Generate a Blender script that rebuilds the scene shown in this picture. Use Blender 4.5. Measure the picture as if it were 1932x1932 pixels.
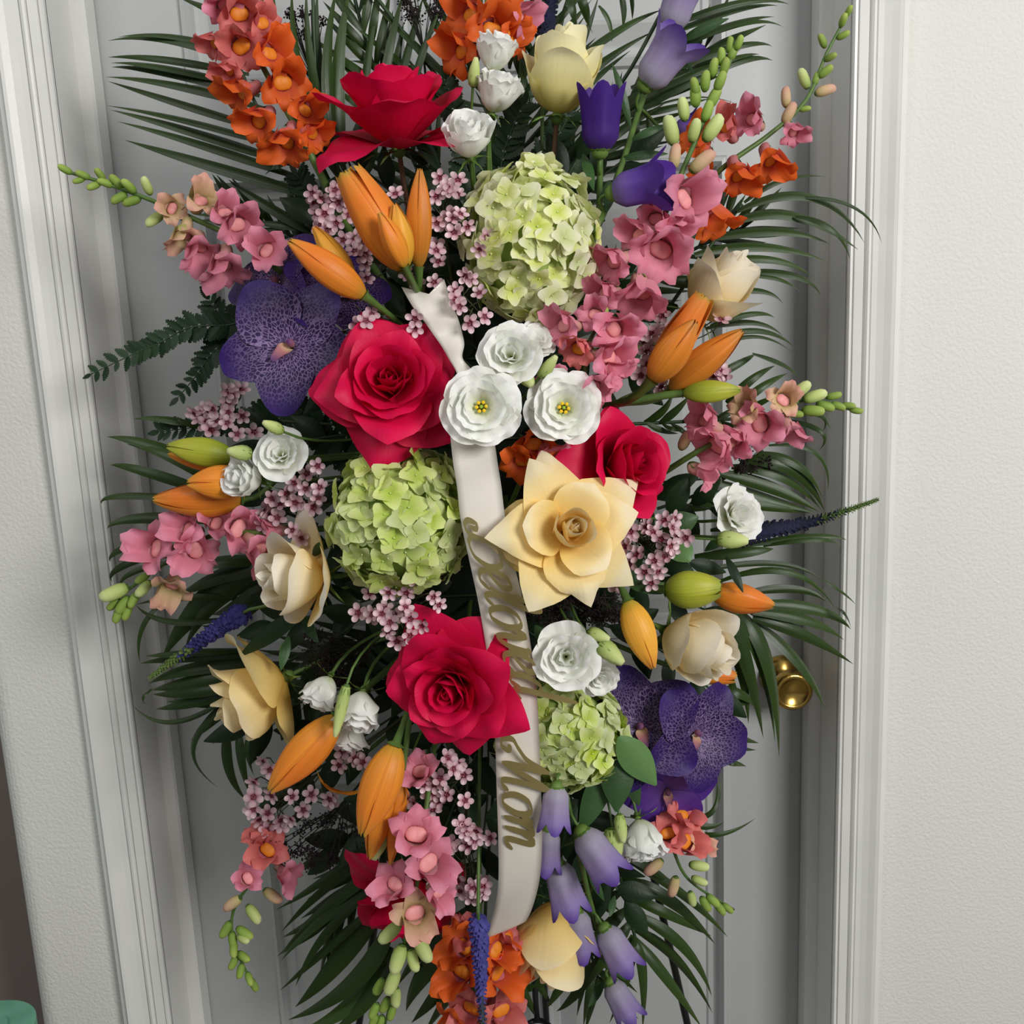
import bpy, math, random
import numpy as np
from mathutils import Vector, Matrix

# ------------------------------------------------------------------ scene
for o in list(bpy.data.objects):
    bpy.data.objects.remove(o, do_unlink=True)
scene = bpy.context.scene
COL = scene.collection
rnd = random.Random(7)
PI = math.pi
R_ = math.radians

# ------------------------------------------------------------------ camera
FPX = 1932.0
PITCH, ROLL = R_(11.5), R_(-2.55)
CAM = Vector((0.0, -1.38, 1.46))
FWD = Vector((0, math.cos(PITCH), -math.sin(PITCH)))
R0 = Vector((1, 0, 0)); U0 = Vector((0, math.sin(PITCH), math.cos(PITCH)))
RT = R0 * math.cos(ROLL) + U0 * math.sin(ROLL)
UP = -R0 * math.sin(ROLL) + U0 * math.cos(ROLL)
BK = -FWD
cam_d = bpy.data.cameras.new('camera')
cam_d.sensor_fit = 'HORIZONTAL'; cam_d.sensor_width = 36.0; cam_d.lens = 36.0
cam_d.clip_start = 0.02
cam = bpy.data.objects.new('camera', cam_d); COL.objects.link(cam)
cam.matrix_world = Matrix.Translation(CAM) @ Matrix((RT, UP, BK)).transposed().to_4x4()
scene.camera = cam

# ------------------------------------------------------------------ world, lights, exposure
w = bpy.data.worlds.new('room_light'); scene.world = w; w.use_nodes = True
w.node_tree.nodes['Background'].inputs[0].default_value = (0.93, 0.97, 1.0, 1)
w.node_tree.nodes['Background'].inputs[1].default_value = 0.25
def area(name, loc, target, size, power, col=(1, 1, 1), sy=None):
    d = bpy.data.lights.new(name, 'AREA'); d.energy = power; d.color = col
    d.size = size
    if sy: d.shape = 'RECTANGLE'; d.size_y = sy
    o = bpy.data.objects.new(name, d); COL.objects.link(o)
    o.location = loc
    o.rotation_euler = (Vector(target) - Vector(loc)).to_track_quat('-Z', 'Y').to_euler()
    return o
area('ceiling_light_key', (1.5, -2.35, 2.15), (0.2, 0, 1.1), 0.9, 52, (1.0, 0.985, 0.96), 0.9)
area('ceiling_light_fill', (-0.9, -1.7, 2.7), (-0.3, 0, 1.3), 0.8, 9, (1.0, 0.985, 0.96))
scene.view_settings.view_transform = 'Standard'
scene.view_settings.look = 'None'
scene.view_settings.exposure = 0.0
scene.view_settings.gamma = 1.0
scene.view_settings.use_curve_mapping = False

# ------------------------------------------------------------------ pixel -> place
def ray(px, py):
    return FWD * FPX + RT * (px - 966) - UP * (py - 966)
def on_y(px, py, Y):
    d = ray(px, py)
    return CAM + d * ((Y - CAM.y) / d.y)
def depth_y(px, py):
    """front face of the domed spray: nearest in the middle, back at the rim"""
    d2 = ((px - 910) / 620.0) ** 2 + ((py - 980) / 1000.0) ** 2
    return -0.215 - 0.20 * max(0.0, 1 - d2)
def P(px, py, dz=0.0):
    return on_y(px, py, depth_y(px, py) - dz)
def mpp(p):
    return (p - CAM).dot(FWD) / FPX
def cdir(d):
    v = RT * d[0] + UP * d[1] + BK * d[2]
    return v.normalized()

# ------------------------------------------------------------------ colour and materials
def lin(c):
    out = []
    for v in c:
        v = v / 255.0
        out.append(v / 12.92 if v <= 0.04045 else ((v + 0.055) / 1.055) ** 2.4)
    return (*out, 1.0)
MATS = {}
def base_mat(name):
    m = bpy.data.materials.new(name); m.use_nodes = True
    nt = m.node_tree; b = nt.nodes['Principled BSDF']
    MATS[name] = m
    return m, nt, b
def plain(name, rgb, rough=0.5, metal=0.0, noise=None, bump=None, spec=0.5, var=0.0):
    m, nt, b = base_mat(name)
    b.inputs['Roughness'].default_value = rough
    b.inputs['Metallic'].default_value = metal
    b.inputs['Specular IOR Level'].default_value = spec
    b.inputs['Base Color'].default_value = lin(rgb)
    tc = nt.nodes.new('ShaderNodeTexCoord')
    if noise:
        n = nt.nodes.new('ShaderNodeTexNoise'); n.inputs['Scale'].default_value = noise[0]; n.inputs['Detail'].default_value = 4
        nt.links.new(tc.outputs['Object'], n.inputs['Vector'])
        r = nt.nodes.new('ShaderNodeValToRGB')
        r.color_ramp.elements[0].position = 0.3; r.color_ramp.elements[1].position = 0.7
        r.color_ramp.elements[0].color = lin(noise[1]); r.color_ramp.elements[1].color = lin(rgb)
        nt.links.new(n.outputs['Fac'], r.inputs[0]); src = r.outputs[0]
        nt.links.new(src, b.inputs['Base Color'])
    if bump:
        n = nt.nodes.new('ShaderNodeTexNoise'); n.inputs['Scale'].default_value = bump[0]; n.inputs['Detail'].default_value = 3
        nt.links.new(tc.outputs['Object'], n.inputs['Vector'])
        bp = nt.nodes.new('ShaderNodeBump'); bp.inputs['Strength'].default_value = bump[1]; bp.inputs['Distance'].default_value = bump[2]
        nt.links.new(n.outputs['Fac'], bp.inputs['Height']); nt.links.new(bp.outputs[0], b.inputs['Normal'])
    return m
def petal_mat(name, stops, rough=0.55, trans=0.25, vein=(40, 2.5, 0.15), var=0.12, hue=0.0, spec=0.3, mottle=None, satv=0.0, axis=1):
    """colour runs along the petal (uv v), fine lengthwise veins, small change from petal to petal"""
    m, nt, b = base_mat(name)
    L = nt.links.new
    uv = nt.nodes.new('ShaderNodeUVMap')
    sx = nt.nodes.new('ShaderNodeSeparateXYZ'); L(uv.outputs[0], sx.inputs[0])
    rp = nt.nodes.new('ShaderNodeValToRGB')
    e = rp.color_ramp.elements
    e[0].position, e[0].color = stops[0][0], lin(stops[0][1])
    e[1].position, e[1].color = stops[-1][0], lin(stops[-1][1])
    for p, c in stops[1:-1]:
        q = e.new(p); q.color = lin(c)
    L(sx.outputs[axis], rp.inputs[0])
    mp = nt.nodes.new('ShaderNodeMapping'); mp.inputs['Scale'].default_value = (vein[0], vein[1], 1); L(uv.outputs[0], mp.inputs[0])
    oi = nt.nodes.new('ShaderNodeObjectInfo')
    cb = nt.nodes.new('ShaderNodeCombineXYZ'); L(oi.outputs['Random'], cb.inputs[2])
    L(cb.outputs[0], mp.inputs['Location'])
    nz = nt.nodes.new('ShaderNodeTexNoise'); nz.inputs['Scale'].default_value = 1.0; nz.inputs['Detail'].default_value = 3; L(mp.outputs[0], nz.inputs['Vector'])
    # value = 1 + var*(rand-.5) + vein*(noise-.5)
    m1 = nt.nodes.new('ShaderNodeMath'); m1.operation = 'MULTIPLY_ADD'; L(oi.outputs['Random'], m1.inputs[0]); m1.inputs[1].default_value = var; m1.inputs[2].default_value = 1 - var / 2 - vein[2] / 2
    m2 = nt.nodes.new('ShaderNodeMath'); m2.operation = 'MULTIPLY_ADD'; L(nz.outputs['Fac'], m2.inputs[0]); m2.inputs[1].default_value = vein[2]; L(m1.outputs[0], m2.inputs[2])
    hs = nt.nodes.new('ShaderNodeHueSaturation'); L(rp.outputs[0], hs.inputs['Color']); L(m2.outputs[0], hs.inputs['Value'])
    if hue:
        m3 = nt.nodes.new('ShaderNodeMath'); m3.operation = 'MULTIPLY_ADD'; L(oi.outputs['Random'], m3.inputs[0]); m3.inputs[1].default_value = hue; m3.inputs[2].default_value = 0.5 - hue / 2
        L(m3.outputs[0], hs.inputs['Hue'])
    if satv:
        m4 = nt.nodes.new('ShaderNodeMath'); m4.operation = 'MULTIPLY_ADD'; L(oi.outputs['Random'], m4.inputs[0]); m4.inputs[1].default_value = satv; m4.inputs[2].default_value = 1 - satv / 2
        L(m4.outputs[0], hs.inputs['Saturation'])
    col = hs.outputs[0]
    if mottle:   # (scale, colour): pale net on a dark ground, fading to the rim
        vo = nt.nodes.new('ShaderNodeTexVoronoi'); vo.feature = 'DISTANCE_TO_EDGE'; vo.inputs['Scale'].default_value = 1.0
        vm = nt.nodes.new('ShaderNodeMapping'); vm.inputs['Scale'].default_value = (mottle[0], mottle[0] * 0.8, 1); L(uv.outputs[0], vm.inputs[0]); L(cb.outputs[0], vm.inputs['Location'])
        wn = nt.nodes.new('ShaderNodeTexNoise'); wn.inputs['Scale'].default_value = 5; L(uv.outputs[0], wn.inputs['Vector'])
        va = nt.nodes.new('ShaderNodeVectorMath'); va.operation = 'ADD'; L(vm.outputs[0], va.inputs[0]); L(wn.outputs['Color'], va.inputs[1])
        L(va.outputs[0], vo.inputs['Vector'])
        r2 = nt.nodes.new('ShaderNodeValToRGB'); r2.color_ramp.elements[0].position = 0.02; r2.color_ramp.elements[0].color = (1, 1, 1, 1)
        r2.color_ramp.elements[1].position = 0.14; r2.color_ramp.elements[1].color = (0, 0, 0, 1); L(vo.outputs['Distance'], r2.inputs[0])
        r3 = nt.nodes.new('ShaderNodeValToRGB'); L(sx.outputs[1], r3.inputs[0])
        r3.color_ramp.elements[0].position = 0.05; r3.color_ramp.elements[0].color = (1, 1, 1, 1); r3.color_ramp.elements[1].position = 0.93; r3.color_ramp.elements[1].color = (0, 0, 0, 1)
        mm = nt.nodes.new('ShaderNodeMath'); mm.operation = 'MULTIPLY'; L(r2.outputs[0], mm.inputs[0]); L(r3.outputs[0], mm.inputs[1])
        mx = nt.nodes.new('ShaderNodeMixRGB'); L(mm.outputs[0], mx.inputs[0]); L(col, mx.inputs[1]); mx.inputs[2].default_value = lin(mottle[1]); col = mx.outputs[0]
    L(col, b.inputs['Base Color'])
    b.inputs['Roughness'].default_value = rough; b.inputs['Specular IOR Level'].default_value = spec
    bp = nt.nodes.new('ShaderNodeBump'); bp.inputs['Strength'].default_value = 0.25; bp.inputs['Distance'].default_value = 0.001
    L(nz.outputs['Fac'], bp.inputs['Height']); L(bp.outputs[0], b.inputs['Normal'])
    if trans:
        tr = nt.nodes.new('ShaderNodeBsdfTranslucent'); L(col, tr.inputs[0])
        mix = nt.nodes.new('ShaderNodeMixShader'); mix.inputs[0].default_value = trans
        L(b.outputs[0], mix.inputs[1]); L(tr.outputs[0], mix.inputs[2])
        L(mix.outputs[0], nt.nodes['Material Output'].inputs[0])
    return m

M_wall = plain('painted_wall', (226, 224, 218), 0.75, bump=(220, 0.35, 0.004), noise=(3, (222, 221, 217)))
M_hall = plain('shade_toned_wall', (140, 128, 122), 0.8)  # recess darkness put into the wall's base colour
M_trim = plain('glossy_white_trim', (232, 231, 226), 0.32, noise=(14, (226, 226, 222)), bump=(60, 0.08, 0.002))
M_door = plain('pale_grey_door_paint', (184, 186, 185), 0.42, noise=(5, (179, 181, 181)), bump=(160, 0.1, 0.001))
M_floor = plain('floor_vinyl', (120, 112, 102), 0.5, noise=(6, (100, 94, 88)))
M_brass = plain('brass', (196, 160, 84), 0.22, 1.0)
M_black = plain('black_wire', (14, 16, 18), 0.4)
M_teal = plain('worn_teal_paint', (120, 186, 158), 0.55, noise=(22, (98, 156, 132)))
M_foam = plain('wet_floral_foam', (22, 40, 26), 0.9, noise=(40, (12, 24, 16)))
M_gold = plain('mirror_gold', (206, 190, 128), 0.3, 0.85)
M_golddk = plain('gold_edge', (150, 134, 84), 0.35, 0.8)
M_stem = plain('green_stem', (92, 122, 52), 0.5, noise=(60, (70, 100, 44)))
M_stemdk = plain('dark_stem', (42, 66, 34), 0.5)
M_stembr = plain('brown_stem', (98, 70, 44), 0.6)
M_calyx = petal_mat('sepal_green', [(0, (86, 116, 50)), (1, (112, 140, 66))], trans=0.1, vein=(14, 2, 0.2))
M_palm = petal_mat('palm_green', [(0, (38, 58, 18)), (0.6, (46, 68, 22)), (1, (52, 70, 26))], rough=0.34, trans=0.08, vein=(30, 0.8, 0.35), var=0.4, spec=0.45)
M_fern = petal_mat('fern_green', [(0, (28, 52, 30)), (1, (36, 62, 36))], rough=0.5, trans=0.1, vein=(8, 5, 0.3), var=0.3)
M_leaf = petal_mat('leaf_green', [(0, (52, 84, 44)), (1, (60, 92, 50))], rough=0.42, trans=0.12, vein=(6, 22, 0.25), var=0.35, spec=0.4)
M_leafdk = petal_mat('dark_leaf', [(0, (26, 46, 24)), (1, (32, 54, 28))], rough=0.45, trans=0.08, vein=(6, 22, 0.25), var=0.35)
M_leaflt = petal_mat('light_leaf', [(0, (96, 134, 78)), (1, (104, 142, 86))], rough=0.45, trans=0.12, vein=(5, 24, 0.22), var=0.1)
M_pink = petal_mat('hot_pink_rose', [(0, (206, 24, 60)), (0.5, (216, 14, 66)), (1, (226, 16, 78))], rough=0.5, trans=0.2, vein=(50, 1.2, 0.10), var=0.16, spec=0.25)
M_peach = petal_mat('peach_rose', [(0, (244, 196, 84)), (0.45, (248, 216, 132)), (0.85, (250, 228, 168)), (1, (252, 238, 200))], trans=0.25, vein=(36, 1.4, 0.08), var=0.07)
M_cream = petal_mat('cream_rose', [(0, (232, 214, 110)), (0.5, (246, 234, 160)), (1, (250, 244, 204))], trans=0.25, vein=(36, 1.4, 0.08), var=0.06)
M_ivory = petal_mat('ivory_rose', [(0, (248, 206, 104)), (0.4, (250, 226, 160)), (0.8, (252, 240, 210)), (1, (252, 246, 230))], trans=0.25, vein=(36, 1.4, 0.08), var=0.06)
M_white = petal_mat('white_lisianthus', [(0, (216, 228, 172)), (0.3, (246, 248, 234)), (1, (254, 254, 253))], trans=0.25, vein=(30, 1.5, 0.07), var=0.05)
M_budgr = petal_mat('pale_green_bud', [(0, (150, 176, 84)), (0.6, (206, 220, 140)), (1, (232, 238, 180))], trans=0.15, vein=(12, 2, 0.12))
M_hydA = petal_mat('cream_hydrangea', [(0, (204, 216, 122)), (0.5, (230, 234, 172)), (1, (244, 244, 212))], trans=0.25, vein=(9, 7, 0.12), var=0.18, satv=0.5)
M_hydB = petal_mat('lime_hydrangea', [(0, (184, 204, 104)), (0.5, (206, 218, 138)), (1, (222, 230, 168))], trans=0.22, vein=(9, 7, 0.14), var=0.2, satv=0.4)
M_hydC = petal_mat('pale_lime_hydrangea', [(0, (186, 208, 96)), (0.5, (214, 226, 142)), (1, (232, 238, 186))], trans=0.22, vein=(9, 7, 0.14), var=0.2, satv=0.5)
M_core = plain('hydrangea_stalks', (150, 172, 88), 0.7)
M_lily = petal_mat('orange_lily', [(0, (190, 150, 50)), (0.18, (232, 146, 44)), (0.75, (244, 140, 50)), (0.96, (232, 150, 60)), (1, (190, 160, 60))], rough=0.42, trans=0.15, vein=(20, 0.6, 0.5), var=0.1, hue=0.012)
M_lilyy = petal_mat('golden_lily', [(0, (170, 160, 56)), (0.2, (236, 172, 56)), (0.8, (246, 178, 66)), (1, (226, 150, 60))], rough=0.42, trans=0.15, vein=(20, 0.6, 0.4), var=0.08)
M_lilyb = petal_mat('bronze_lily', [(0, (160, 120, 44)), (0.2, (206, 128, 42)), (0.8, (222, 128, 40)), (1, (196, 130, 50))], rough=0.42, trans=0.12, vein=(20, 0.6, 0.5), var=0.1)
M_lilyg = petal_mat('green_lily', [(0, (120, 140, 44)), (0.4, (164, 172, 52)), (0.8, (180, 182, 60)), (1, (150, 160, 60))], rough=0.42, trans=0.12, vein=(22, 0.9, 0.3), var=0.06)
M_orch = petal_mat('purple_orchid', [(0, (46, 28, 74)), (0.5, (36, 17, 72)), (1, (52, 26, 106))], rough=0.5, trans=0.10, vein=(10, 8, 0.3), var=0.25, mottle=(19, (156, 130, 178)))
M_orchb = petal_mat('violet_orchid_back', [(0, (120, 88, 170)), (0.5, (96, 58, 156)), (1, (78, 42, 146))], rough=0.5, trans=0.2, vein=(12, 2, 0.3), var=0.2)
M_lip = petal_mat('orchid_lip', [(0, (226, 200, 150)), (0.4, (180, 120, 120)), (1, (84, 40, 110))], trans=0.1)
M_snp_l = petal_mat('pink_snapdragon', [(0, (222, 150, 160)), (0.6, (232, 140, 164)), (1, (236, 154, 178))], trans=0.25, vein=(16, 2, 0.14), var=0.16)
M_snp_t = petal_mat('pink_snapdragon_tube', [(0, (206, 170, 140)), (1, (226, 150, 164))], trans=0.2, vein=(16, 2, 0.14))
M_snp_p = plain('peach_palate', (232, 146, 164), 0.55, noise=(60, (236, 166, 150)))
M_sno_l = petal_mat('orange_snapdragon', [(0, (222, 110, 90)), (0.5, (232, 108, 44)), (1, (238, 104, 36))], trans=0.25, vein=(16, 2, 0.16), var=0.16)
M_sno_t = petal_mat('rosy_snapdragon_tube', [(0, (206, 140, 130)), (1, (216, 122, 140))], trans=0.2, vein=(16, 2, 0.16))
M_sno_p = plain('yellow_palate', (234, 138, 36), 0.55, noise=(60, (226, 140, 30)))
M_sns_l = petal_mat('salmon_snapdragon', [(0, (222, 130, 130)), (1, (230, 124, 118))], trans=0.25, vein=(16, 2, 0.16), var=0.16)
M_bud = petal_mat('green_snap_bud', [(0, (104, 140, 52)), (0.6, (150, 176, 80)), (1, (176, 192, 100))], trans=0.12, vein=(8, 2, 0.14), var=0.2)
M_budp = petal_mat('blush_snap_bud', [(0, (170, 170, 100)), (0.5, (218, 186, 146)), (1, (226, 164, 150))], trans=0.15, vein=(8, 2, 0.14), var=0.12)
M_bell = petal_mat('violet_bellflower', [(0, (60, 70, 70)), (0.1, (120, 100, 160)), (0.5, (96, 66, 158)), (1, (78, 40, 146))], trans=0.2, vein=(24, 1, 0.3), var=0.1)
M_belld = petal_mat('deep_violet_bellflower', [(0, (70, 44, 120)), (0.5, (62, 28, 120)), (1, (66, 30, 128))], trans=0.15, vein=(24, 1, 0.3), var=0.1)
M_belll = petal_mat('lavender_bellflower', [(0, (176, 172, 182)), (0.5, (160, 148, 184)), (0.8, (142, 124, 182)), (1, (88, 56, 152))], trans=0.25, vein=(24, 1, 0.25), var=0.1)
M_wax = petal_mat('blush_waxflower', [(0, (120, 40, 60)), (0.3, (200, 152, 166)), (1, (234, 208, 214))], rough=0.4, trans=0.15, vein=(4, 2, 0.1), var=0.2, spec=0.5)
M_waxc = plain('maroon_waxflower_cup', (112, 30, 48), 0.35)
M_waxs = plain('waxflower_stem', (66, 72, 44), 0.6)
M_ver = plain('blue_veronica', (74, 70, 150), 0.7, noise=(90, (50, 46, 116)))
M_verd = plain('slate_veronica', (52, 54, 92), 0.7, noise=(90, (40, 46, 60)))
M_verg = plain('green_veronica_tip', (112, 136, 70), 0.7)
M_lace = plain('burgundy_lace', (46, 20, 30), 0.8, noise=(50, (26, 14, 20)))
M_lacest = plain('dark_lace_stalk', (34, 34, 26), 0.7)
M_yel = plain('yellow_stamen', (240, 196, 30), 0.6)
M_gpist = plain('green_pistil', (150, 176, 60), 0.5)
def satin():
    m, nt, b = base_mat('ivory_satin')
    b.inputs['Base Color'].default_value = lin((232, 226, 214)); b.inputs['Roughness'].default_value = 0.38
    b.inputs['Sheen Weight'].default_value = 0.25
    tc = nt.nodes.new('ShaderNodeTexCoord'); mp = nt.nodes.new('ShaderNodeMapping'); mp.inputs['Scale'].default_value = (30, 30, 10)
    n = nt.nodes.new('ShaderNodeTexNoise'); n.inputs['Scale'].default_value = 1.0
    bp = nt.nodes.new('ShaderNodeBump'); bp.inputs['Strength'].default_value = 0.2; bp.inputs['Distance'].default_value = 0.004
    nt.links.new(tc.outputs['Object'], mp.inputs[0]); nt.links.new(mp.outputs[0], n.inputs[0]); nt.links.new(n.outputs['Fac'], bp.inputs['Height']); nt.links.new(bp.outputs[0], b.inputs['Normal'])
    return m
M_satin = satin()

# ------------------------------------------------------------------ mesh helpers
class MB:
    def __init__(s):
        s.v = []; s.f = []; s.uv = []; s.fm = []
    def grid(s, pts, uvs, nu, nv, mat=0, wrap=False):
        """pts row-major nv rows of nu points"""
        o = len(s.v); s.v += [tuple(p) for p in pts]; s.uv += uvs
        for j in range(nv - 1):
            for i in range(nu if wrap else nu - 1):
                k = (i + 1) % nu
                s.f.append((o + j * nu + i, o + j * nu + k, o + (j + 1) * nu + k, o + (j + 1) * nu + i)); s.fm.append(mat)
    def poly(s, pts, faces, mat=0):
        o = len(s.v); s.v += [tuple(p) for p in pts]; s.uv += [(0.5, 0.5)] * len(pts)
        for f in faces:
            s.f.append(tuple(o + i for i in f)); s.fm.append(mat)
    def box(s, a, b, mat=0):
        x0, y0, z0 = a; x1, y1, z1 = b
        s.poly([(x0, y0, z0), (x1, y0, z0), (x1, y1, z0), (x0, y1, z0), (x0, y0, z1), (x1, y0, z1), (x1, y1, z1), (x0, y1, z1)],
               [(0, 3, 2, 1), (4, 5, 6, 7), (0, 1, 5, 4), (1, 2, 6, 5), (2, 3, 7, 6), (3, 0, 4, 7)], mat)
    def tube(s, pts, rad, n=6, mat=0):
        pts = [Vector(p) for p in pts]; rows = []; uvs = []
        a = None
        for j, p in enumerate(pts):
            t = (pts[min(j + 1, len(pts) - 1)] - pts[max(j - 1, 0)])
            t = t.normalized() if t.length > 1e-9 else Vector((0, 0, 1))
            if a is None: a = t.orthogonal().normalized()
            a = (a - t * a.dot(t)); a = a.normalized() if a.length > 1e-6 else t.orthogonal().normalized()
            b = t.cross(a)
            r = rad[j] if isinstance(rad, (list, tuple)) else rad
            for i in range(n):
                q = 2 * PI * i / n
                rows.append(p + (a * math.cos(q) + b * math.sin(q)) * r); uvs.append((i / n, j / max(1, len(pts) - 1)))
        s.grid(rows, uvs, n, len(pts), mat, True)
        o = len(s.v) - n
        s.f.append(tuple(range(o, o + n))); s.fm.append(mat)
    def lathe(s, prof, n=12, mat=0, M=None, fn=None):
        rows = []; uvs = []
        for j, (r, z) in enumerate(prof):
            for i in range(n):
                q = 2 * PI * i / n
                p = Vector((r * math.cos(q), r * math.sin(q), z))
                if fn: p = fn(p, q, j / (len(prof) - 1))
                if M: p = M @ p
                rows.append(p); uvs.append((i / n, j / (len(prof) - 1)))
        s.grid(rows, uvs, n, len(prof), mat, True)
    def ellipsoid(s, c, r, n=8, m=6, mat=0, M=None):
        prof = []
        rows = []; uvs = []
        for j in range(m + 1):
            f = PI * j / m
            for i in range(n):
                q = 2 * PI * i / n
                p = Vector((c[0] + r[0] * math.sin(f) * math.cos(q), c[1] + r[1] * math.sin(f) * math.sin(q), c[2] - r[2] * math.cos(f)))
                if M: p = M @ p
                rows.append(p); uvs.append((i / n, j / m))
        s.grid(rows, uvs, n, m + 1, mat, True)
    def add(s, other, M=None, mat=None):
        o = len(s.v)
        s.v += [tuple(M @ Vector(p)) if M else p for p in other.v]; s.uv += other.uv
        for f, m in zip(other.f, other.fm):
            s.f.append(tuple(o + i for i in f)); s.fm.append(m if mat is None else mat)
    def mesh(s, name, mats, smooth=True):
        me = bpy.data.meshes.new(name)
        me.from_pydata(s.v, [], s.f)
        uvl = me.uv_layers.new(name='UVMap')
        li = np.empty(len(me.loops), dtype=np.int32); me.loops.foreach_get('vertex_index', li)
        uva = np.array(s.uv, dtype=np.float32)[li]
        uvl.data.foreach_set('uv', uva.ravel())
        for m in (mats if isinstance(mats, (list, tuple)) else [mats]): me.materials.append(m)
        me.polygons.foreach_set('material_index', np.array(s.fm, dtype=np.int32))
        if smooth: me.polygons.foreach_set('use_smooth', np.ones(len(s.f), dtype=bool))
        me.update()
        return me

def thing(name, label, cat, loc, group=None):
    o = bpy.data.objects.new(name, None); o.empty_display_size = 0.02
    COL.objects.link(o); o.location = loc
    o['label'] = label; o['category'] = cat
    if group: o['group'] = group
    return o
def part(name, me, root, M=None, label=None):
    """child of a thing; M is a world matrix, or None for a mesh already in world space"""
    o = bpy.data.objects.new(name, me); COL.objects.link(o); o.parent = root
    inv = Matrix.Translation(-Vector(root.location))
    o.matrix_basis = inv @ (M if M is not None else Matrix.Identity(4))
    if label: o['label'] = label
    return o
def sub(name, me, parent, M=None):
    o = bpy.data.objects.new(name, me); COL.objects.link(o); o.parent = parent
    o.matrix_basis = M if M is not None else Matrix.Identity(4)
    return o
def struct(name, me, parent=None):
    o = bpy.data.objects.new(name, me); COL.objects.link(o)
    if parent is not None: o.parent = parent
    else: o['kind'] = 'structure'
    return o
def frame(axis, up=None, roll=0.0, loc=(0, 0, 0), s=1.0):
    z = Vector(axis).normalized()
    y = Vector(up) if up is not None else UP.copy()
    y = y - z * y.dot(z)
    if y.length < 1e-4: y = z.orthogonal()
    y.normalize(); x = y.cross(z)
    M = Matrix((x, y, z)).transposed().to_4x4()
    return Matrix.Translation(loc) @ M @ Matrix.Rotation(roll, 4, 'Z') @ Matrix.Diagonal((s, s, s, 1))
def catmull(pts, n=6):
    pts = [Vector(p) for p in pts]
    if len(pts) == 2: return [pts[0].lerp(pts[1], i / n) for i in range(n + 1)]
    out = []
    for i in range(len(pts) - 1):
        p0 = pts[max(i - 1, 0)]; p1 = pts[i]; p2 = pts[i + 1]; p3 = pts[min(i + 2, len(pts) - 1)]
        for k in range(n):
            t = k / n
            out.append(0.5 * ((2 * p1) + (p2 - p0) * t + (2 * p0 - 5 * p1 + 4 * p2 - p3) * t * t + (3 * p1 - p0 - 3 * p2 + p3) * t ** 3))
    out.append(pts[-1]); return out
def bez(p0, p1, p2, p3, n=8):
    return [p0 * (1 - t) ** 3 + p1 * 3 * t * (1 - t) ** 2 + p2 * 3 * t * t * (1 - t) + p3 * t ** 3 for t in [i / n for i in range(n + 1)]]

FOAM_C = on_y(935, 960, -0.19)
FOAM_H = Vector((0.10, 0.045, 0.27))
def foam_pt(p, k=0.8):
    """where a stem coming from p enters the foam"""
    d = p - FOAM_C
    return FOAM_C + Vector((max(-FOAM_H.x, min(FOAM_H.x, d.x)) * k, max(-FOAM_H.y, min(FOAM_H.y, d.y)) * k, max(-FOAM_H.z, min(FOAM_H.z, d.z)) * k))
def stem_curve(b, axis, n=9):
    f = foam_pt(b); L = (b - f).length
    return bez(b, b - Vector(axis).normalized() * min(0.05, L * 0.4), f + (b - f) * 0.35 - Vector((0, -0.01, 0)), f, n)

# ================================================================== the setting
def mesh_box(name, a, b, mat):
    m = MB(); m.box(a, b); return m.mesh(name, mat, False)
DL = on_y(270, 966, 0.0).x; DR = on_y(1534, 966, 0.0).x        # door edges
WALL_Y = -0.105; DOOR_TOP = 2.05
JL = on_y(160, 480, WALL_Y - .007).x; JR = on_y(1590, 250, WALL_Y - .007).x  # jamb faces
JL = min(JL, DL - 0.004); JR = max(JR, DR + 0.004)
# floor and walls
struct('floor', mesh_box('floor', (-3.2, -4.2, -0.05), (3.2, 1.2, 0.0), M_floor))
CW = 0.062
WL_END = on_y(62, 1905, WALL_Y).x
# wall with bull-nosed outer corner on the left
m = MB(); prof = []
r = 0.032
x0 = WL_END
pts = []
for i in range(9):
    a = PI / 2 * i / 8
    pts.append((x0 + r - r * math.cos(a), WALL_Y + r - r * math.sin(a)))
outl = [(x0, 0.119)] + pts + [(JL - 0.012, WALL_Y), (JL - 0.012, 0.119)]
def prism(outl, z0, z1, mat, name, smooth=False):
    m = MB(); n = len(outl)
    m.poly([(x, y, z0) for x, y in outl] + [(x, y, z1) for x, y in outl],
           [(i, (i + 1) % n, n + (i + 1) % n, n + i) for i in range(n)] + [tuple(range(n - 1, -1, -1)), tuple(range(n, 2 * n))])
    return m.mesh(name, mat, smooth)
struct('wall_left', prism(outl, 0, 2.8, M_wall, 'wall_left'))
struct('wall_right', mesh_box('wall_right', (JR + 0.012, WALL_Y, 0), (3.2, 0.02, 2.8), M_wall))
struct('wall_top', mesh_box('wall_top', (JL - 0.012, WALL_Y, DOOR_TOP + 0.02), (JR + 0.012, 0.02, 2.8), M_wall))
struct('wall_hallway', mesh_box('wall_hallway', (-3.2, 0.12, 0), (WL_END + 0.05, 0.2, 2.8), M_hall))  # dark strip past the corner; its shade is in the colour
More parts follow.
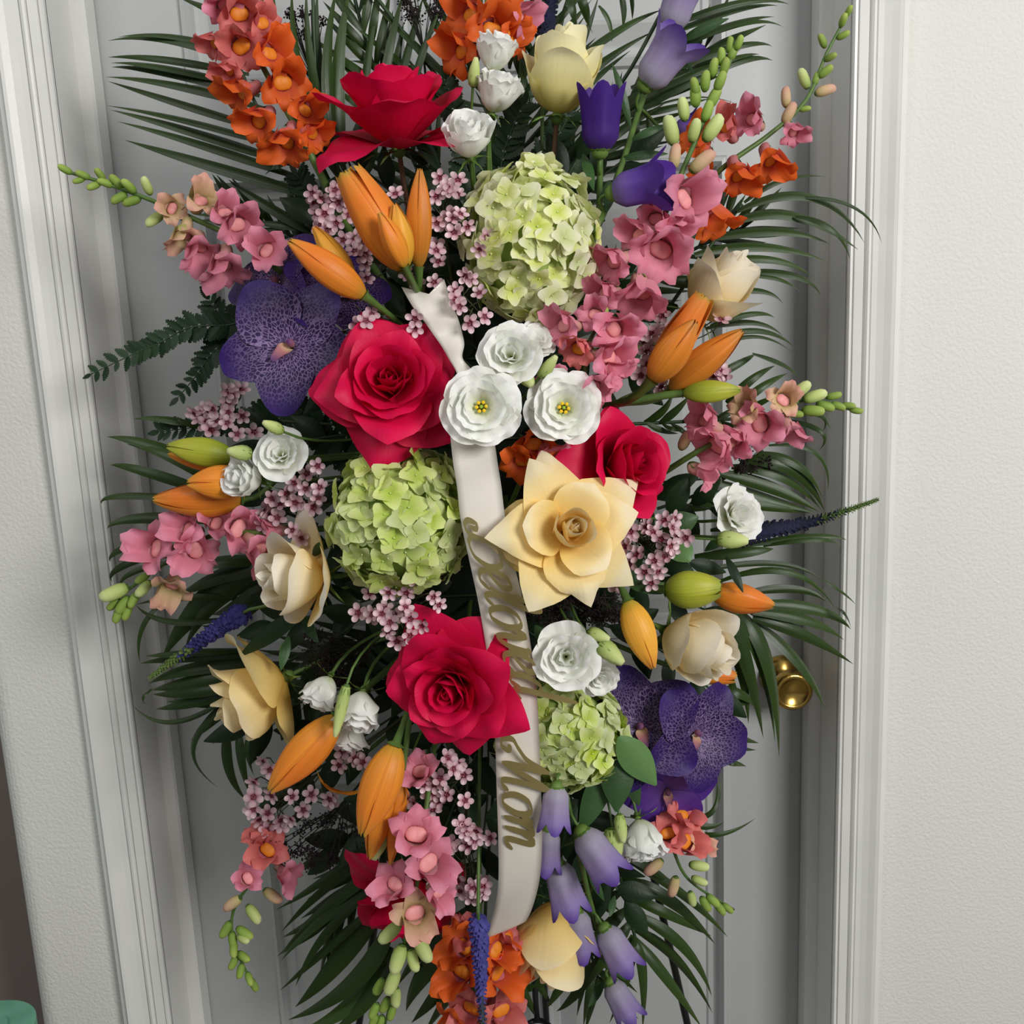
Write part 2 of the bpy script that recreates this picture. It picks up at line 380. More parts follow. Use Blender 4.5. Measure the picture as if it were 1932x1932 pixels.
# jambs and stops
struct('trim_1', mesh_box('jamb', (JL - 0.012, WALL_Y - 0.002, 0), (JL, 0.02, DOOR_TOP + 0.02), M_trim))
struct('trim_2', mesh_box('jamb', (JR, WALL_Y - 0.002, 0), (JR + 0.012, 0.02, DOOR_TOP + 0.02), M_trim))
struct('trim_3', mesh_box('head_jamb', (JL, WALL_Y - 0.002, DOOR_TOP + 0.004), (JR, 0.02, DOOR_TOP + 0.02), M_trim))
def stop(xa, xb, name):
    lo, hi = min(xa, xb), max(xa, xb); c = 0.003
    sgn = 1 if xb > xa else -1
    o = [(xa, -0.002), (xa, -0.036), (xb - sgn * c, -0.036), (xb, -0.036 + c), (xb, -0.002)]
    if sgn < 0: o = o[::-1]
    return struct(name, prism(o, 0, DOOR_TOP + 0.004, M_trim, 'door_stop'))
SL = on_y(274, 966, -0.03).x; SR = on_y(1530, 966, -0.03).x
stop(JL, SL, 'trim_4'); stop(JR, SR, 'trim_5')
# casings: moulded profile, inner edge at 0, outer at 1
CP = [(0, 0.0), (0, 0.007), (0.03, 0.0095), (0.08, 0.0095), (0.095, 0.006), (0.11, 0.010), (0.28, 0.0115), (0.30, 0.008), (0.32, 0.012), (0.36, 0.014), (0.41, 0.013), (0.43, 0.009),
      (0.45, 0.0115), (0.55, 0.0125), (0.68, 0.0155), (0.80, 0.0195), (0.86, 0.0205), (0.875, 0.015), (0.89, 0.0165), (1.0, 0.014), (1.0, 0.0)]
def casing(xi, sgn, name, wd):
    o = [(xi + sgn * u * wd, WALL_Y - 0.0005 - h) for u, h in CP]
    if sgn > 0: o = o[::-1]
    return struct(name, prism(o, 0, DOOR_TOP + 0.09, M_trim, 'casing'))
casing(JL + 0.0, -1, 'trim_6', CW); casing(JR - 0.0, 1, 'trim_7', CW)
# ------ the six-panel door
DW = DR - DL; stile = 0.118
xs = [(DL + stile, DL + DW / 2 - 0.055), (DL + DW / 2 + 0.055, DR - stile)]
zr = [(0.24, 0.80), (0.99, on_y(345, 338, 0).z), (on_y(345, 168, 0).z, 1.93)]
def panel_door():
    m = MB()
    gx = sorted({DL, DR} | {v for a in xs for v in a}); gz = sorted({0.006, DOOR_TOP} | {v for a in zr for v in a})
    holes = [(a, b, c, d) for a, b in xs for c, d in zr]
    for i in range(len(gx) - 1):
        for j in range(len(gz) - 1):
            if any(abs(gx[i] - a) < 1e-6 and abs(gz[j] - c) < 1e-6 for a, b, c, d in holes): continue
            m.poly([(gx[i], 0, gz[j]), (gx[i + 1], 0, gz[j]), (gx[i + 1], 0, gz[j + 1]), (gx[i], 0, gz[j + 1])], [(0, 1, 2, 3)])
    m.poly([(DL, 0, 0.006), (DR, 0, 0.006), (DR, 0, DOOR_TOP), (DL, 0, DOOR_TOP), (DL, 0.035, 0.006), (DR, 0.035, 0.006), (DR, 0.035, DOOR_TOP), (DL, 0.035, DOOR_TOP)],
           [(1, 5, 6, 2), (0, 3, 7, 4), (3, 2, 6, 7), (0, 4, 5, 1), (4, 7, 6, 5)])
    return m.mesh('door_slab', M_door, False)
door = struct('door_1', panel_door())
for a, b in xs:
    for c, d in zr:
        m = MB(); rings = [(0, 0), (0.003, -0.006), (0.008, -0.007), (0.013, 0.001), (0.016, 0.009), (0.020, 0.012), (0.028, 0.012), (0.031, 0.015), (0.055, 0.004), (0.060, 0.003)]
        pv = []
        for off, y in rings:
            pv += [(a + off, y, c + off), (b - off, y, c + off), (b - off, y, d - off), (a + off, y, d - off)]
        fs = []
        for k in range(len(rings) - 1):
            for i in range(4):
                fs.append((4 * k + i, 4 * k + (i + 1) % 4, 4 * k + 4 + (i + 1) % 4, 4 * k + 4 + i))
        k = 4 * (len(rings) - 1); fs.append((k, k + 1, k + 2, k + 3))
        m.poly(pv, fs); struct('panel', m.mesh('panel', M_door, False), door)
# knob
kc = on_y(1474, 1275, -0.002)
m = MB(); Mk = frame((0, -1, 0), (0, 0, 1), 0, kc)
m.lathe([(0.0, 0.0), (0.031, 0.0), (0.031, 0.004), (0.026, 0.010), (0.016, 0.013), (0.012, 0.016)], 28, 0, Mk)
kn = struct('door_knob', m.mesh('door_knob', M_brass), door)
m = MB()
m.lathe([(0.011, 0.012), (0.011, 0.030), (0.016, 0.034), (0.025, 0.042), (0.0285, 0.052), (0.027, 0.061), (0.021, 0.066), (0.020, 0.064), (0.0, 0.063)], 28, 0, Mk)
struct('knob_grip', m.mesh('knob_grip', M_brass), door)

# ------ corner of a small teal table at the lower left
tz = 0.66
tc = on_y(30, 1912, -0.42)
tc = CAM + ray(20, 1893) * ((tz - CAM.z) / ray(20, 1893).z)
tb = thing('side_table', 'worn teal painted wooden side table with rounded corner by the wall', 'table', (tc.x - 0.2, tc.y - 0.15, 0))
x1 = tc.x + 0.046; y1 = tc.y + 0.006
def rrect(xa, ya, xb, yb, r, n=8):
    o = []
    for cx, cy, a0 in ((xb - r, yb - r, 0), (xa + r, yb - r, PI / 2), (xa + r, ya + r, PI), (xb - r, ya + r, 1.5 * PI)):
        for i in range(n + 1):
            a = a0 + PI / 2 * i / n; o.append((cx + r * math.cos(a), cy + r * math.sin(a)))
    return o
part('table_top', prism(rrect(x1 - 0.42, y1 - 0.34, x1, y1, 0.05), tz - 0.022, tz, M_teal, 'table_top'), tb)
part('raised_rim', prism(rrect(x1 - 0.395, y1 - 0.315, x1 - 0.025, y1 - 0.025, 0.04), tz, tz + 0.006, M_teal, 'rim'), tb)
for ax in (x1 - 0.39, x1 - 0.07):
    for ay in (y1 - 0.31, y1 - 0.07):
        part('leg', mesh_box('table_leg', (ax, ay, 0), (ax + 0.035, ay + 0.035, tz - 0.022), M_teal), tb)

# ------ easel and foam cage
apex = on_y(930, 330, -0.10)
def foot(px, py, Y0, Yf):
    a = on_y(px, py, Y0); return a
ez = thing('wire_easel', 'black wire easel stand holding up the flower spray', 'easel', (FOAM_C.x, -0.3, 0))
def leg_to_floor(p, q):
    d = q - p; t = -p.z / d.z; return p + d * t
lf = leg_to_floor(apex, on_y(682, 1905, -0.145)); rf = leg_to_floor(apex + Vector((0.01, 0, 0)), on_y(1285, 1860, -0.17))
for a, b in ((apex, lf), (apex, rf), (apex + Vector((0, 0.01, 0)), Vector((apex.x + 0.03, -0.03, 0.0)))):
    m = MB(); m.tube([a, a.lerp(b, 0.5), b + Vector((0, 0, 0.003))], 0.0048, 8); part('leg', m.mesh('easel_leg', M_black), ez)
ca = on_y(1010, 1880, -0.2); cb_ = on_y(1014, 1926, -0.2)
m = MB(); m.tube([on_y(1000, 1600, -0.15), ca, cb_], 0.004, 8)
m.tube([cb_ + Vector((0.016 * math.cos(a), -0.016 * math.sin(a) - 0.01, -0.004)) for a in [i * PI / 8 for i in range(17)]], 0.0035, 6)
part('hook', m.mesh('easel_hook', M_black), ez)
la, ra = apex.lerp(lf, 0.42), apex.lerp(rf, 0.42)
m = MB(); m.tube([la, la.lerp(ra, 0.5), ra], 0.004, 8); part('cross_bar', m.mesh('easel_bar', M_black), ez)
fc = thing('floral_foam_cage', 'dark green wet foam block in its cage behind the flowers', 'floral foam', FOAM_C)
m = MB(); m.box(FOAM_C - FOAM_H, FOAM_C + FOAM_H); part('foam_block', m.mesh('foam_block', M_foam, False), fc)
m = MB()
for i in range(7):
    z = FOAM_C.z - FOAM_H.z + 2 * FOAM_H.z * i / 6; y = FOAM_C.y - FOAM_H.y - 0.004
    m.tube([(FOAM_C.x - FOAM_H.x - 0.004, y, z), (FOAM_C.x, y - 0.003, z), (FOAM_C.x + FOAM_H.x + 0.004, y, z)], 0.0015, 5)
part('cage', m.mesh('cage', M_stemdk), fc)

# ================================================================== flower builders
def petal(mb, L, hW, cup, th, r0=0.0, z0=0.0, rot=0.0, rd=0.42, pw=2.4, point=0.0, curl=0.0, ruf=(0, 3, 0), base=0.35, ns=9, nt=10, mat=0, scale=1.0, skew=0.0, wid=1.3, narrow=0.2):
    """one petal: leaves the axis (z) at th[0] degrees and bends to th[3] at the tip"""
    T = np.linspace(0, 1, 41)
    ang = np.radians(np.interp(T, [0, 0.5, 0.85, 1], th))
    cr = np.concatenate([[0], np.cumsum((np.sin(ang[1:]) + np.sin(ang[:-1])) / 2 * L / 40)]) + r0
    cz = np.concatenate([[0], np.cumsum((np.cos(ang[1:]) + np.cos(ang[:-1])) / 2 * L / 40)]) + z0
    pts = []; uvs = []
    ca, sa = math.cos(rot), math.sin(rot)
    for j in range(nt):
        t = j / (nt - 1)
        wt = hW * (base + (1 - base) * math.sin(PI / 2 * min(1, t * wid))) * (1 - narrow * t ** 4)
        for i in range(ns):
            s = -1 + 2 * i / (ns - 1)
            ed = 1 - rd * abs(s) ** pw + point * (1 - abs(s)) ** 2 + skew * s
            tau = t * ed
            tc_ = min(max(tau, 0), 1)
            c_r = np.interp(tc_, T, cr); c_z = np.interp(tc_, T, cz); a = np.interp(tc_, T, ang)
            if tau > 1: c_r += (tau - 1) * L * math.sin(a); c_z += (tau - 1) * L * math.cos(a)
            if cup > 1e-3:
                Rr = wt / cup; q = s * cup; lat = Rr * math.sin(q); inn = Rr * (1 - math.cos(q))
            else: lat = wt * s; inn = 0
            inn += ruf[0] * hW * tau ** 2 * math.sin(ruf[1] * s * PI + ruf[2]) - curl * hW * tau ** 3 * s * s
            x = c_r - math.cos(a) * inn; z = c_z + math.sin(a) * inn
            pts.append((scale * (x * ca - lat * sa), scale * (x * sa + lat * ca), scale * z)); uvs.append((i / (ns - 1), min(1, tau)))
    mb.grid(pts, uvs, ns, nt, mat)

SPEC = {
 # n, r0, z0, L, hW, cup, theta, curl
 'open': [(3, .02, .06, .56, .20, 1.9, (10, 4, -4, -12), 0), (3, .04, .05, .60, .32, 1.6, (18, 8, 0, -2), .1), (4, .06, .04, .66, .44, 1.25, (24, 16, 10, 18), .2), (4, .07, .03, .74, .54, 1.0, (34, 26, 24, 42), .4),
          (5, .08, .01, .84, .60, .85, (46, 40, 42, 70), .6), (5, .09, -.02, .98, .66, .6, (62, 58, 66, 96), .75), (5, .10, -.05, 1.12, .70, .4, (80, 84, 96, 122), .8)],
 'cup': [(3, .02, .08, .80, .22, 1.9, (10, 4, -4, -10), 0), (3, .05, .05, .86, .34, 1.6, (18, 8, 2, 2), .1), (4, .06, .03, .92, .50, 1.25, (28, 16, 8, 22), .25),
         (4, .07, 0, .98, .62, 1.05, (44, 24, 18, 50), .5), (4, .08, -.02, 1.04, .70, .8, (60, 40, 40, 88), .7), (4, .09, -.05, 1.12, .64, .5, (68, 84, 108, 128), .8)],
 'star': [(4, .015, .16, .58, .20, 2.0, (14, 4, -6, -16), 0), (3, .03, .10, .68, .34, 1.8, (30, 8, -5, -6), 0), (3, .05, .05, .74, .50, 1.5, (48, 16, 0, 8), .1),
          (3, .06, .02, .84, .54, .8, (60, 46, 58, 104), .8), (4, .07, 0, 1.04, .62, .45, (74, 70, 82, 114), .9), (5, .08, -.04, 1.18, .60, .3, (86, 86, 94, 116), .8)],
 'bud': [(3, .015, .1, .95, .18, 2.0, (6, 2, -3, -8), 0), (3, .03, .06, 1.0, .34, 1.8, (34, 4, -6, -4), 0), (3, .04, .03, 1.04, .48, 1.55, (50, 8, -6, 4), .05),
         (3, .05, 0, 1.06, .60, 1.4, (66, 12, -3, 26), .15), (3, .05, -.02, .96, .60, 1.1, (80, 20, 8, 58), .5)],
 'half': [(3, .015, .1, .86, .2, 2.0, (8, 3, -4, -10), 0), (3, .03, .06, .9, .36, 1.8, (34, 6, -4, -2), 0), (3, .04, .03, .94, .5, 1.5, (52, 14, 2, 18), .1),
          (3, .05, 0, .98, .64, 1.15, (70, 26, 16, 60), .3), (3, .06, -.03, 1.06, .70, .8, (84, 58, 60, 110), .4)],
 'lis': [(3, .03, .10, .58, .40, 1.5, (26, 12, 4, 20), 0), (3, .05, .06, .70, .58, 1.3, (38, 22, 18, 46), .1), (4, .07, .03, .80, .66, 1.05, (54, 36, 40, 74), .15), (4, .08, -.02, .90, .74, .8, (72, 56, 70, 100), .15)],
 'liscup': [(3, .02, .10, .84, .32, 1.8, (22, 4, -2, 6), 0), (3, .04, .06, .90, .48, 1.5, (42, 12, 4, 28), 0), (3, .05, .03, .94, .60, 1.3, (58, 16, 12, 54), .1), (3, .06, 0, .94, .66, 1.15, (70, 20, 22, 78), .15)],
 'lisopen': [(3, .12, .04, .62, .56, 1.15, (48, 26, 22, 50), 0), (3, .12, .02, .76, .66, 1.0, (54, 36, 40, 72), .1), (4, .12, 0, .88, .74, .8, (66, 50, 62, 94), .15), (4, .12, -.03, .96, .76, .6, (80, 68, 82, 108), .15)],
}
def bloom(name, label, cat, px, py, size_px, d, spec, mat, roll=0.0, dz=0.0, seed=1, ruffle=0.03, point=0.06, group=None, stemmat=None, calyx=True, stamen=False, ctr=0.4, stemr=0.0026, jit=1.5, drop=(), rootout=None):
    rg = random.Random(seed)
    p = P(px, py, dz); s = size_px * mpp(p)
    ax = cdir(d); org = p - ax * (ctr * s)
    pts = stem_curve(org - ax * 0.03 * s, ax)
    root = thing(name, label, cat, pts[-1], group)
    M = frame(ax, None, roll, org, s)
    cnt = 0
    for k, (n, r0, z0, L, hW, cup, th, curl) in enumerate(SPEC[spec]):
        off = rg.uniform(0, 2 * PI)
        for i in range(n):
            cnt += 1
            if (k, i) in drop: continue
            m = MB()
            tt = tuple(a + rg.uniform(-1, 1) * jit * (2 + 2.4 * k) * (0.5 if q < 2 else 1) for q, a in enumerate(th))
            petal(m, L * rg.uniform(.94, 1.05), hW * rg.uniform(.93, 1.06), cup, tt, r0, z0 + i * 0.008, off + 2 * PI * i / n + rg.uniform(-.14, .14) * jit,
                  rd=.30 if k < 4 or ruffle > .05 else .46, pw=2.6 if k < 4 or ruffle > .05 else 1.9, wid=1.12, narrow=.06, point=point * rg.uniform(.3, 1.2) * (1 if k < 4 else 1.6), curl=curl * rg.uniform(.6, 1.3), ruf=(ruffle * rg.uniform(.5, 1.5), rg.uniform(1.5, 3.2) + (1.2 if ruffle > .05 else 0), rg.uniform(0, 6)),
                  ns=15, nt=13, skew=rg.uniform(-.07, .07), base=.3)
            part('petal', m.mesh('petal', mat), root, M)
    if calyx:
        m = MB()
        m.lathe([(0.0, -.16), (.05, -.15), (.085, -.10), (.09, -.04), (.06, .0)], 10, 0)
        part('calyx', m.mesh('calyx', M_calyx), root, M)
        for i in range(5):
            m = MB(); petal(m, .42, .085, .4, (100, 95, 110, 130), .05, -.05, i * 2 * PI / 5 + .3, rd=.9, pw=1.2, base=.9, ns=5, nt=6, narrow=.6, point=.2)
            part('sepal', m.mesh('sepal', M_calyx), root, M)
    if stamen:
        m = MB()
        for i in range(7):
            a = i * 2 * PI / 6; rr = .11 if i < 6 else 0
            m.tube([(rr * .5 * math.cos(a), rr * .5 * math.sin(a), .02), (rr * math.cos(a), rr * math.sin(a), .24)], .012, 5, 1)
            m.ellipsoid((rr * 1.1 * math.cos(a), rr * 1.1 * math.sin(a), .27), (.055, .055, .06), 6, 5, 0 if i < 6 else 1)
        part('stamens', m.mesh('stamens', [M_yel, M_gpist]), root, M)
    m = MB(); m.tube(pts, stemr, 7); part('stem', m.mesh('stem', stemmat or M_stem), root)
    return root

def lathe_petal_bud(R, L, phi0, half, mat_profile, tipopen=0.0, rib=0.06, ns=7, nt=12, ripple=0.0):
    """tepal of a closed bud: a strip of the spindle between two meridians"""
    m = MB(); pts = []; uvs = []
    for j in range(nt):
        t = j / (nt - 1)
        r = R * (math.sin(PI * min(1, t ** 0.85 * 0.93 + 0.035)) ** 0.78) * (1 + 0.0 * t)
        for i in range(ns):
            s = -1 + 2 * i / (ns - 1)
            a = phi0 + s * half * (1 - .25 * t ** 3)
            rr = r * (1 + rib * math.exp(-(s / .28) ** 2) - .05 * s * s) + tipopen * L * max(0, t - .45) ** 2 * (1.2)
            pts.append((rr * math.cos(a), rr * math.sin(a), L * t + .015 * L * math.sin(5 * s) * t)); uvs.append((i / (ns - 1), t))
    m.grid(pts, uvs, ns, nt); return m
LB = {}
def tepal_mesh(kind, mat, ratio):
    key = (kind, mat.name, round(ratio, 2))
    if key not in LB:
        if kind == 'outer': m = lathe_petal_bud(ratio, 1, 0, R_(63), None, rib=.10, ns=11)
        elif kind == 'inner': m = lathe_petal_bud(ratio * .86, .97, 0, R_(52), None, rib=.03)
        elif kind == 'part': m = lathe_petal_bud(ratio, 1, 0, R_(56), None, tipopen=.22)
        elif kind == 'curl':
            m = MB(); petal(m, 1.1, .16, .8, (20, 40, 80, 110), .03, 0, 0, rd=.6, base=.4, narrow=.5, point=.15, ns=7, nt=12)
        LB[key] = m.mesh('tepal', mat)
    return LB[key]
def lily(name, label, buds, group=None, dz=0.03, stemr=.003):
    """buds: (bx,by, tx,ty, width_px, material, kind, tiltToCamera, dz)"""
    b0 = buds[0]; node = None
    first = P(b0[0], b0[1], dz)
    ends = []
    f = foam_pt(first)
    root = thing(name, label, 'lily', f, group)
    mst = MB()
    for k, (bx, by, tx, ty, wd, mat, kind, tilt, ddz) in enumerate(buds):
        a = P(bx, by, dz + ddz); 
        Ya = a.y
        Lp = math.hypot(tx - bx, ty - by) * mpp(a)
        e = on_y(tx, ty, Ya - tilt * Lp)
        ax = e - a; L = ax.length; s = L
        ratio = (wd * mpp(a) / 2) / L / 1.03
        M = frame(ax, BK, 0.5 + k * .7, a, s)
        if kind == 'closed':
            for i in range(3):
                part('tepal', tepal_mesh('outer', mat, ratio), root, M @ Matrix.Rotation(i * 2 * PI / 3, 4, 'Z'))
            for i in range(3):
                part('tepal', tepal_mesh('inner', mat, ratio), root, M @ Matrix.Rotation((i + .5) * 2 * PI / 3, 4, 'Z'))
        elif kind == 'opening':
            for i in range(3):
                part('tepal', tepal_mesh('part', mat, ratio), root, M @ Matrix.Rotation(i * 2 * PI / 3 + .3, 4, 'Z'))
            for i in range(3):
                part('tepal', tepal_mesh('outer', mat, ratio * .86), root, M @ Matrix.Rotation((i + .5) * 2 * PI / 3 + .3, 4, 'Z'))
        elif kind == 'curl':
            part('tepal', tepal_mesh('curl', mat, ratio), root, M)
            continue
        # pedicel joins the shared stalk
        if k == 0:
            pts = stem_curve(a, ax); node = pts[3]; rad = [stemr * 1.5] + [stemr] * (len(pts) - 1)
            mst.tube([a + ax * .03] + pts, [ratio * s * .5] + rad, 7)
        else:
            q = node if node else f
            pts = bez(a, a - ax * .25, q.lerp(a, .3), q, 7); mst.tube([a + ax * .03] + pts, [ratio * s * .5] + [stemr] * len(pts), 7)
    part('stem', mst.mesh('stem', M_stem), root)
    return root

# ---- hydrangea
def floret_mesh(seed, mat):
    rg = random.Random(seed); m = MB()
    for i in range(4):
        a = i * PI / 2 + rg.uniform(-.12, .12)
        th0 = rg.uniform(62, 88)
        petal(m, 1.0 * rg.uniform(.9, 1.1), .56 * rg.uniform(.9, 1.08), rg.uniform(.1, .5), (th0, th0 + 6, th0 + 14, th0 + rg.uniform(5, 40)), .03, .01 * (i % 2), a, rd=.45, pw=2.2, point=.08,
              ruf=(.08, rg.uniform(1, 2.5), rg.uniform(0, 6)), base=.25, ns=6, nt=6, wid=1.5, narrow=.15)
    m.ellipsoid((0, 0, .06), (.07, .07, .07), 6, 4)
    return m.mesh('floret', mat)
def hydrangea(label, px, py, rx, ry, mat, n, fl_px, dz, seed, group='hydrangea heads'):
    rg = random.Random(seed)
    c = P(px, py, dz); k = mpp(c)
    RX, RZ, RY = rx * k, ry * k, (rx + ry) / 2 * k * .85
    pts = stem_curve(c - BK * RY * .3, BK)
    root = thing('hydrangea', label, 'hydrangea', pts[-1], group)
    meshes = [floret_mesh(seed * 10 + i, mat) for i in range(6)]
    m = MB(); Mc = Matrix((RT, UP, BK)).transposed().to_4x4()
    m.ellipsoid((0, 0, 0), (RX * .84, RZ * .84, RY * .84), 20, 14, 0, Matrix.Translation(c) @ Mc)
    part('flower_head_core', m.mesh('core', M_core), root)
    ga = PI * (3 - math.sqrt(5))
    for i in range(n):
        z = 1 - 1.62 * (i + .5) / n               # +1 faces the viewer; the back of the head carries none
        rr = math.sqrt(max(0, 1 - z * z)); a = i * ga + rg.uniform(-.25, .25)
        v = Vector((rr * math.cos(a), rr * math.sin(a), z))
        dpt = rg.uniform(.84, 1.02)
        pos = c + RT * v.x * RX * dpt + UP * v.y * RZ * dpt + BK * v.z * RY * dpt
        nrm = RT * v.x / RX + UP * v.y / RZ + BK * v.z / RY
        nrm = nrm.normalized() + Vector((rg.uniform(-1, 1), rg.uniform(-1, 1), rg.uniform(-1, 1))) * .5
        part('floret', rg.choice(meshes), root, frame(nrm, UP, rg.uniform(0, 6.28), pos, fl_px * .5 * k * rg.uniform(.8, 1.15)))
    m = MB(); m.tube(pts, .004, 7); part('stem', m.mesh('stem', M_stem), root)

# ---- orchid
def orchid(label, px, py, size, d, roll, dz, group, back=False, drop=()):
    p = P(px, py, dz); s = size * mpp(p); ax = cdir(d)
    pts = stem_curve(p - ax * .05 * s, ax)
    root = thing('vanda_orchid', label, 'orchid', pts[-1], group)
    M = frame(ax, None, roll, p, s); rg = random.Random(int(px + py))
    mat = M_orchb if back else M_orch
    for i, (L, hw) in enumerate([(1.0, .44), (1.02, .50), (.98, .44), (.98, .44), (1.02, .50)]):
        if i in drop: continue
        m = MB(); a = PI / 2 + i * 2 * PI / 5
        petal(m, L, hw, .28, (66, 84, 94, 100 + rg.uniform(-10, 14)), .05, .02 * (i % 2), a, rd=.42, pw=2.3, base=.16, ruf=(.06, 1.6, rg.uniform(0, 6)), ns=11, nt=12, wid=1.45, narrow=.1)
        part('petal', m.mesh('orchid_petal', mat), root, M)
    m = MB(); petal(m, .36, .12, .9, (30, 60, 70, 90), .02, .02, -PI / 2, rd=.5, base=.6, ns=7, nt=8)
    part('lip', m.mesh('lip', M_lip), root, M)
    m = MB(); m.ellipsoid((0, .04, .09), (.065, .06, .10), 8, 6); part('column', m.mesh('column', M_lip), root, M)
    m = MB(); m.tube(pts, .002, 6); part('stem', m.mesh('stem', M_stemdk), root)

# ---- snapdragon
def snap_blossom(seed, fat=1.0):
    rg = random.Random(seed); m = MB()
    def flat(p, q, t): return Vector((p.x * 1.05, p.y * .82 - .06 * math.sin(t * PI), p.z))
    m.lathe([(.10, 0), (.19, .07), (.20, .22), (.22, .38), (.26, .50), (.27, .58)], 12, 1, None, flat)
    for sx in (-1, 1):   # upper lip: two lobes standing up, arching over the mouth and rolling back
        petal(m, .80 * fat, .37 * fat, .8, (-4 + rg.uniform(-6, 6), 14, 46, 112), .21, .38, PI / 2 - sx * .55, rd=.40, base=.8, ruf=(.24, 1.7, rg.uniform(0, 6)), ns=8, nt=9, narrow=.05)
    for k, a in enumerate((-1.05, 0, 1.05)):   # lower lip: three lobes folding down
        petal(m, .60 * fat, .29 * fat, .5, (16, 60, 118, 165), .19, .44, -PI / 2 + a, rd=.40, base=.8, ruf=(.24, 1.7, rg.uniform(0, 6)), ns=7, nt=9, narrow=.05)
    pal = MB(); rows = []; uvs = []
    for j in range(9):
        f = PI * j / 8
        for i in range(14):
            q = 2 * PI * i / 14; x = math.sin(f) * math.cos(q); y = math.sin(f) * math.sin(q); z = math.cos(f)
            g = 1 - .28 * math.exp(-(x / .22) ** 2)
            rows.append((.24 * x, -.05 + .19 * y * g, .54 + .085 * z * g)); uvs.append((i / 14, j / 8))
    pal.grid(rows, uvs, 14, 9, 0, True)
    cal = MB()
    cal.lathe([(0, -.03), (.09, -.01), (.13, .04)], 10)
    for i in range(5):
        petal(cal, .26, .09, .6, (34, 14, 10, 20), .09, .01, i * 2 * PI / 5, rd=.7, pw=1.4, base=.8, ns=5, nt=5, narrow=.3)
    return m, pal, cal
SNV = [snap_blossom(i, 1.0 + .1 * (i % 3)) for i in range(5)]
SNM = {}
def snap_meshes(i, col):
    key = (i, col)
    if key not in SNM:
        mats = {'pink': (M_snp_l, M_snp_t, M_snp_p), 'orange': (M_sno_l, M_sno_t, M_sno_p), 'salmon': (M_sns_l, M_sno_t, M_sno_p), 'blush': (M_budp, M_budp, M_snp_p)}[col]
        a, b, c = SNV[i]
        SNM[key] = (a.mesh('blossom', [mats[0], mats[1]]), b.mesh('palate', mats[2]), c.mesh('calyx', M_calyx))
    return SNM[key]
def bud_mb():
    m = MB()
    def bend(p, q, t): return Vector((p.x, p.y + .12 * t * t, p.z))
    m.lathe([(.0, 0), (.16, .06), (.23, .22), (.25, .42), (.24, .62), (.22, .80), (.14, .95), (0, 1.0)], 10, 0, None, bend)
    for i in range(5):
        petal(m, .5, .14, .7, (50, 16, 2, 0), .06, -.02, i * 2 * PI / 5, rd=.7, pw=1.5, base=.8, ns=5, nt=6, mat=1, narrow=.3)
    return m
BUDG = bud_mb().mesh('bud', [M_bud, M_calyx]); BUDP = bud_mb().mesh('bud', [M_budp, M_calyx]); BUDY = bud_mb().mesh('bud', [M_budgr, M_calyx])
def nearest(poly, p):
    best = None
    for i in range(len(poly) - 1):
        a, b = poly[i], poly[i + 1]; ab = b - a
        t = max(0, min(1, (p - a).dot(ab) / max(1e-9, ab.length_squared)))
        q = a + ab * t; d = (q - p).length
        if best is None or d < best[0]: best = (d, q, ab.normalized())
    return best
def snapdragon(label, path, blossoms, buds, dz=0.0, stemr=.003, seed=0, group=None, size=66):
    """path: px points base->tip; blossoms: (x,y,colour[,size]); buds: (x,y,kind,size_px)"""
    rg = random.Random(seed)
    Y0 = depth_y(*path[0]) - dz; n = len(path)
    poly = [on_y(x, y, Y0 + (depth_y(x, y) - dz - Y0) * .6 + (.06 if i == 0 else 0)) for i, (x, y) in enumerate(path)]
    poly = catmull(poly, 6)
    f = foam_pt(poly[0])
    pts = bez(f, f.lerp(poly[0], .4), poly[0] - (poly[1] - poly[0]).normalized() * .04, poly[0], 5)[:-1] + poly
    root = thing('snapdragon', label, 'snapdragon', f, group)
    m = MB(); m.tube(pts, [stemr * (1 - .65 * max(0, (i - 5)) / len(pts)) for i in range(len(pts))], 7); part('stem', m.mesh('stem', M_stem), root)
    for b in blossoms:
        x, y, col = b[:3]; sz = b[3] if len(b) > 3 else size
        q0 = nearest(poly, on_y(x, y, poly[len(poly) // 2].y))
        k = mpp(q0[1]); s = sz * k * 1.12
        p = on_y(x, y, q0[1].y - .35 * s)
        side = p - q0[1]; tip = q0[2]
        off = Vector((rg.uniform(-.25, .25), 0, rg.uniform(-.25, .25)))
        ax = (side.normalized() + BK * rg.uniform(-.05, .55) - tip * .1 - UP * .15 + off).normalized() if side.length > .25 * s else (BK * .75 + RT * rg.choice((-1, 1)) * rg.uniform(.4, .9) - UP * .2 - tip * .15).normalized()
        i = rg.randrange(5); me, pa, ca = snap_meshes(i, col)
        o = part('blossom', me, root, frame(ax, tip + UP * .25, rg.uniform(-.3, .3), p - ax * .6 * s, s))
        sub('palate', pa, o); sub('calyx', ca, o)
    for b in buds:
        x, y, kind, sz = b
        q0 = nearest(poly, on_y(x, y, poly[len(poly) // 2].y)); k = mpp(q0[1]); s = sz * k
        p = on_y(x, y, q0[1].y - rg.uniform(-.1, .4) * s)
        base = q0[1] - q0[2] * s * .35
        ax = (p - base); ax = (ax.normalized() + q0[2] * .25 + BK * .15).normalized()
        part('bud', {'g': BUDG, 'p': BUDP, 'y': BUDY}[kind], root, frame(ax, q0[2], rg.uniform(0, 6), p - ax * .45 * s, s))
    return root

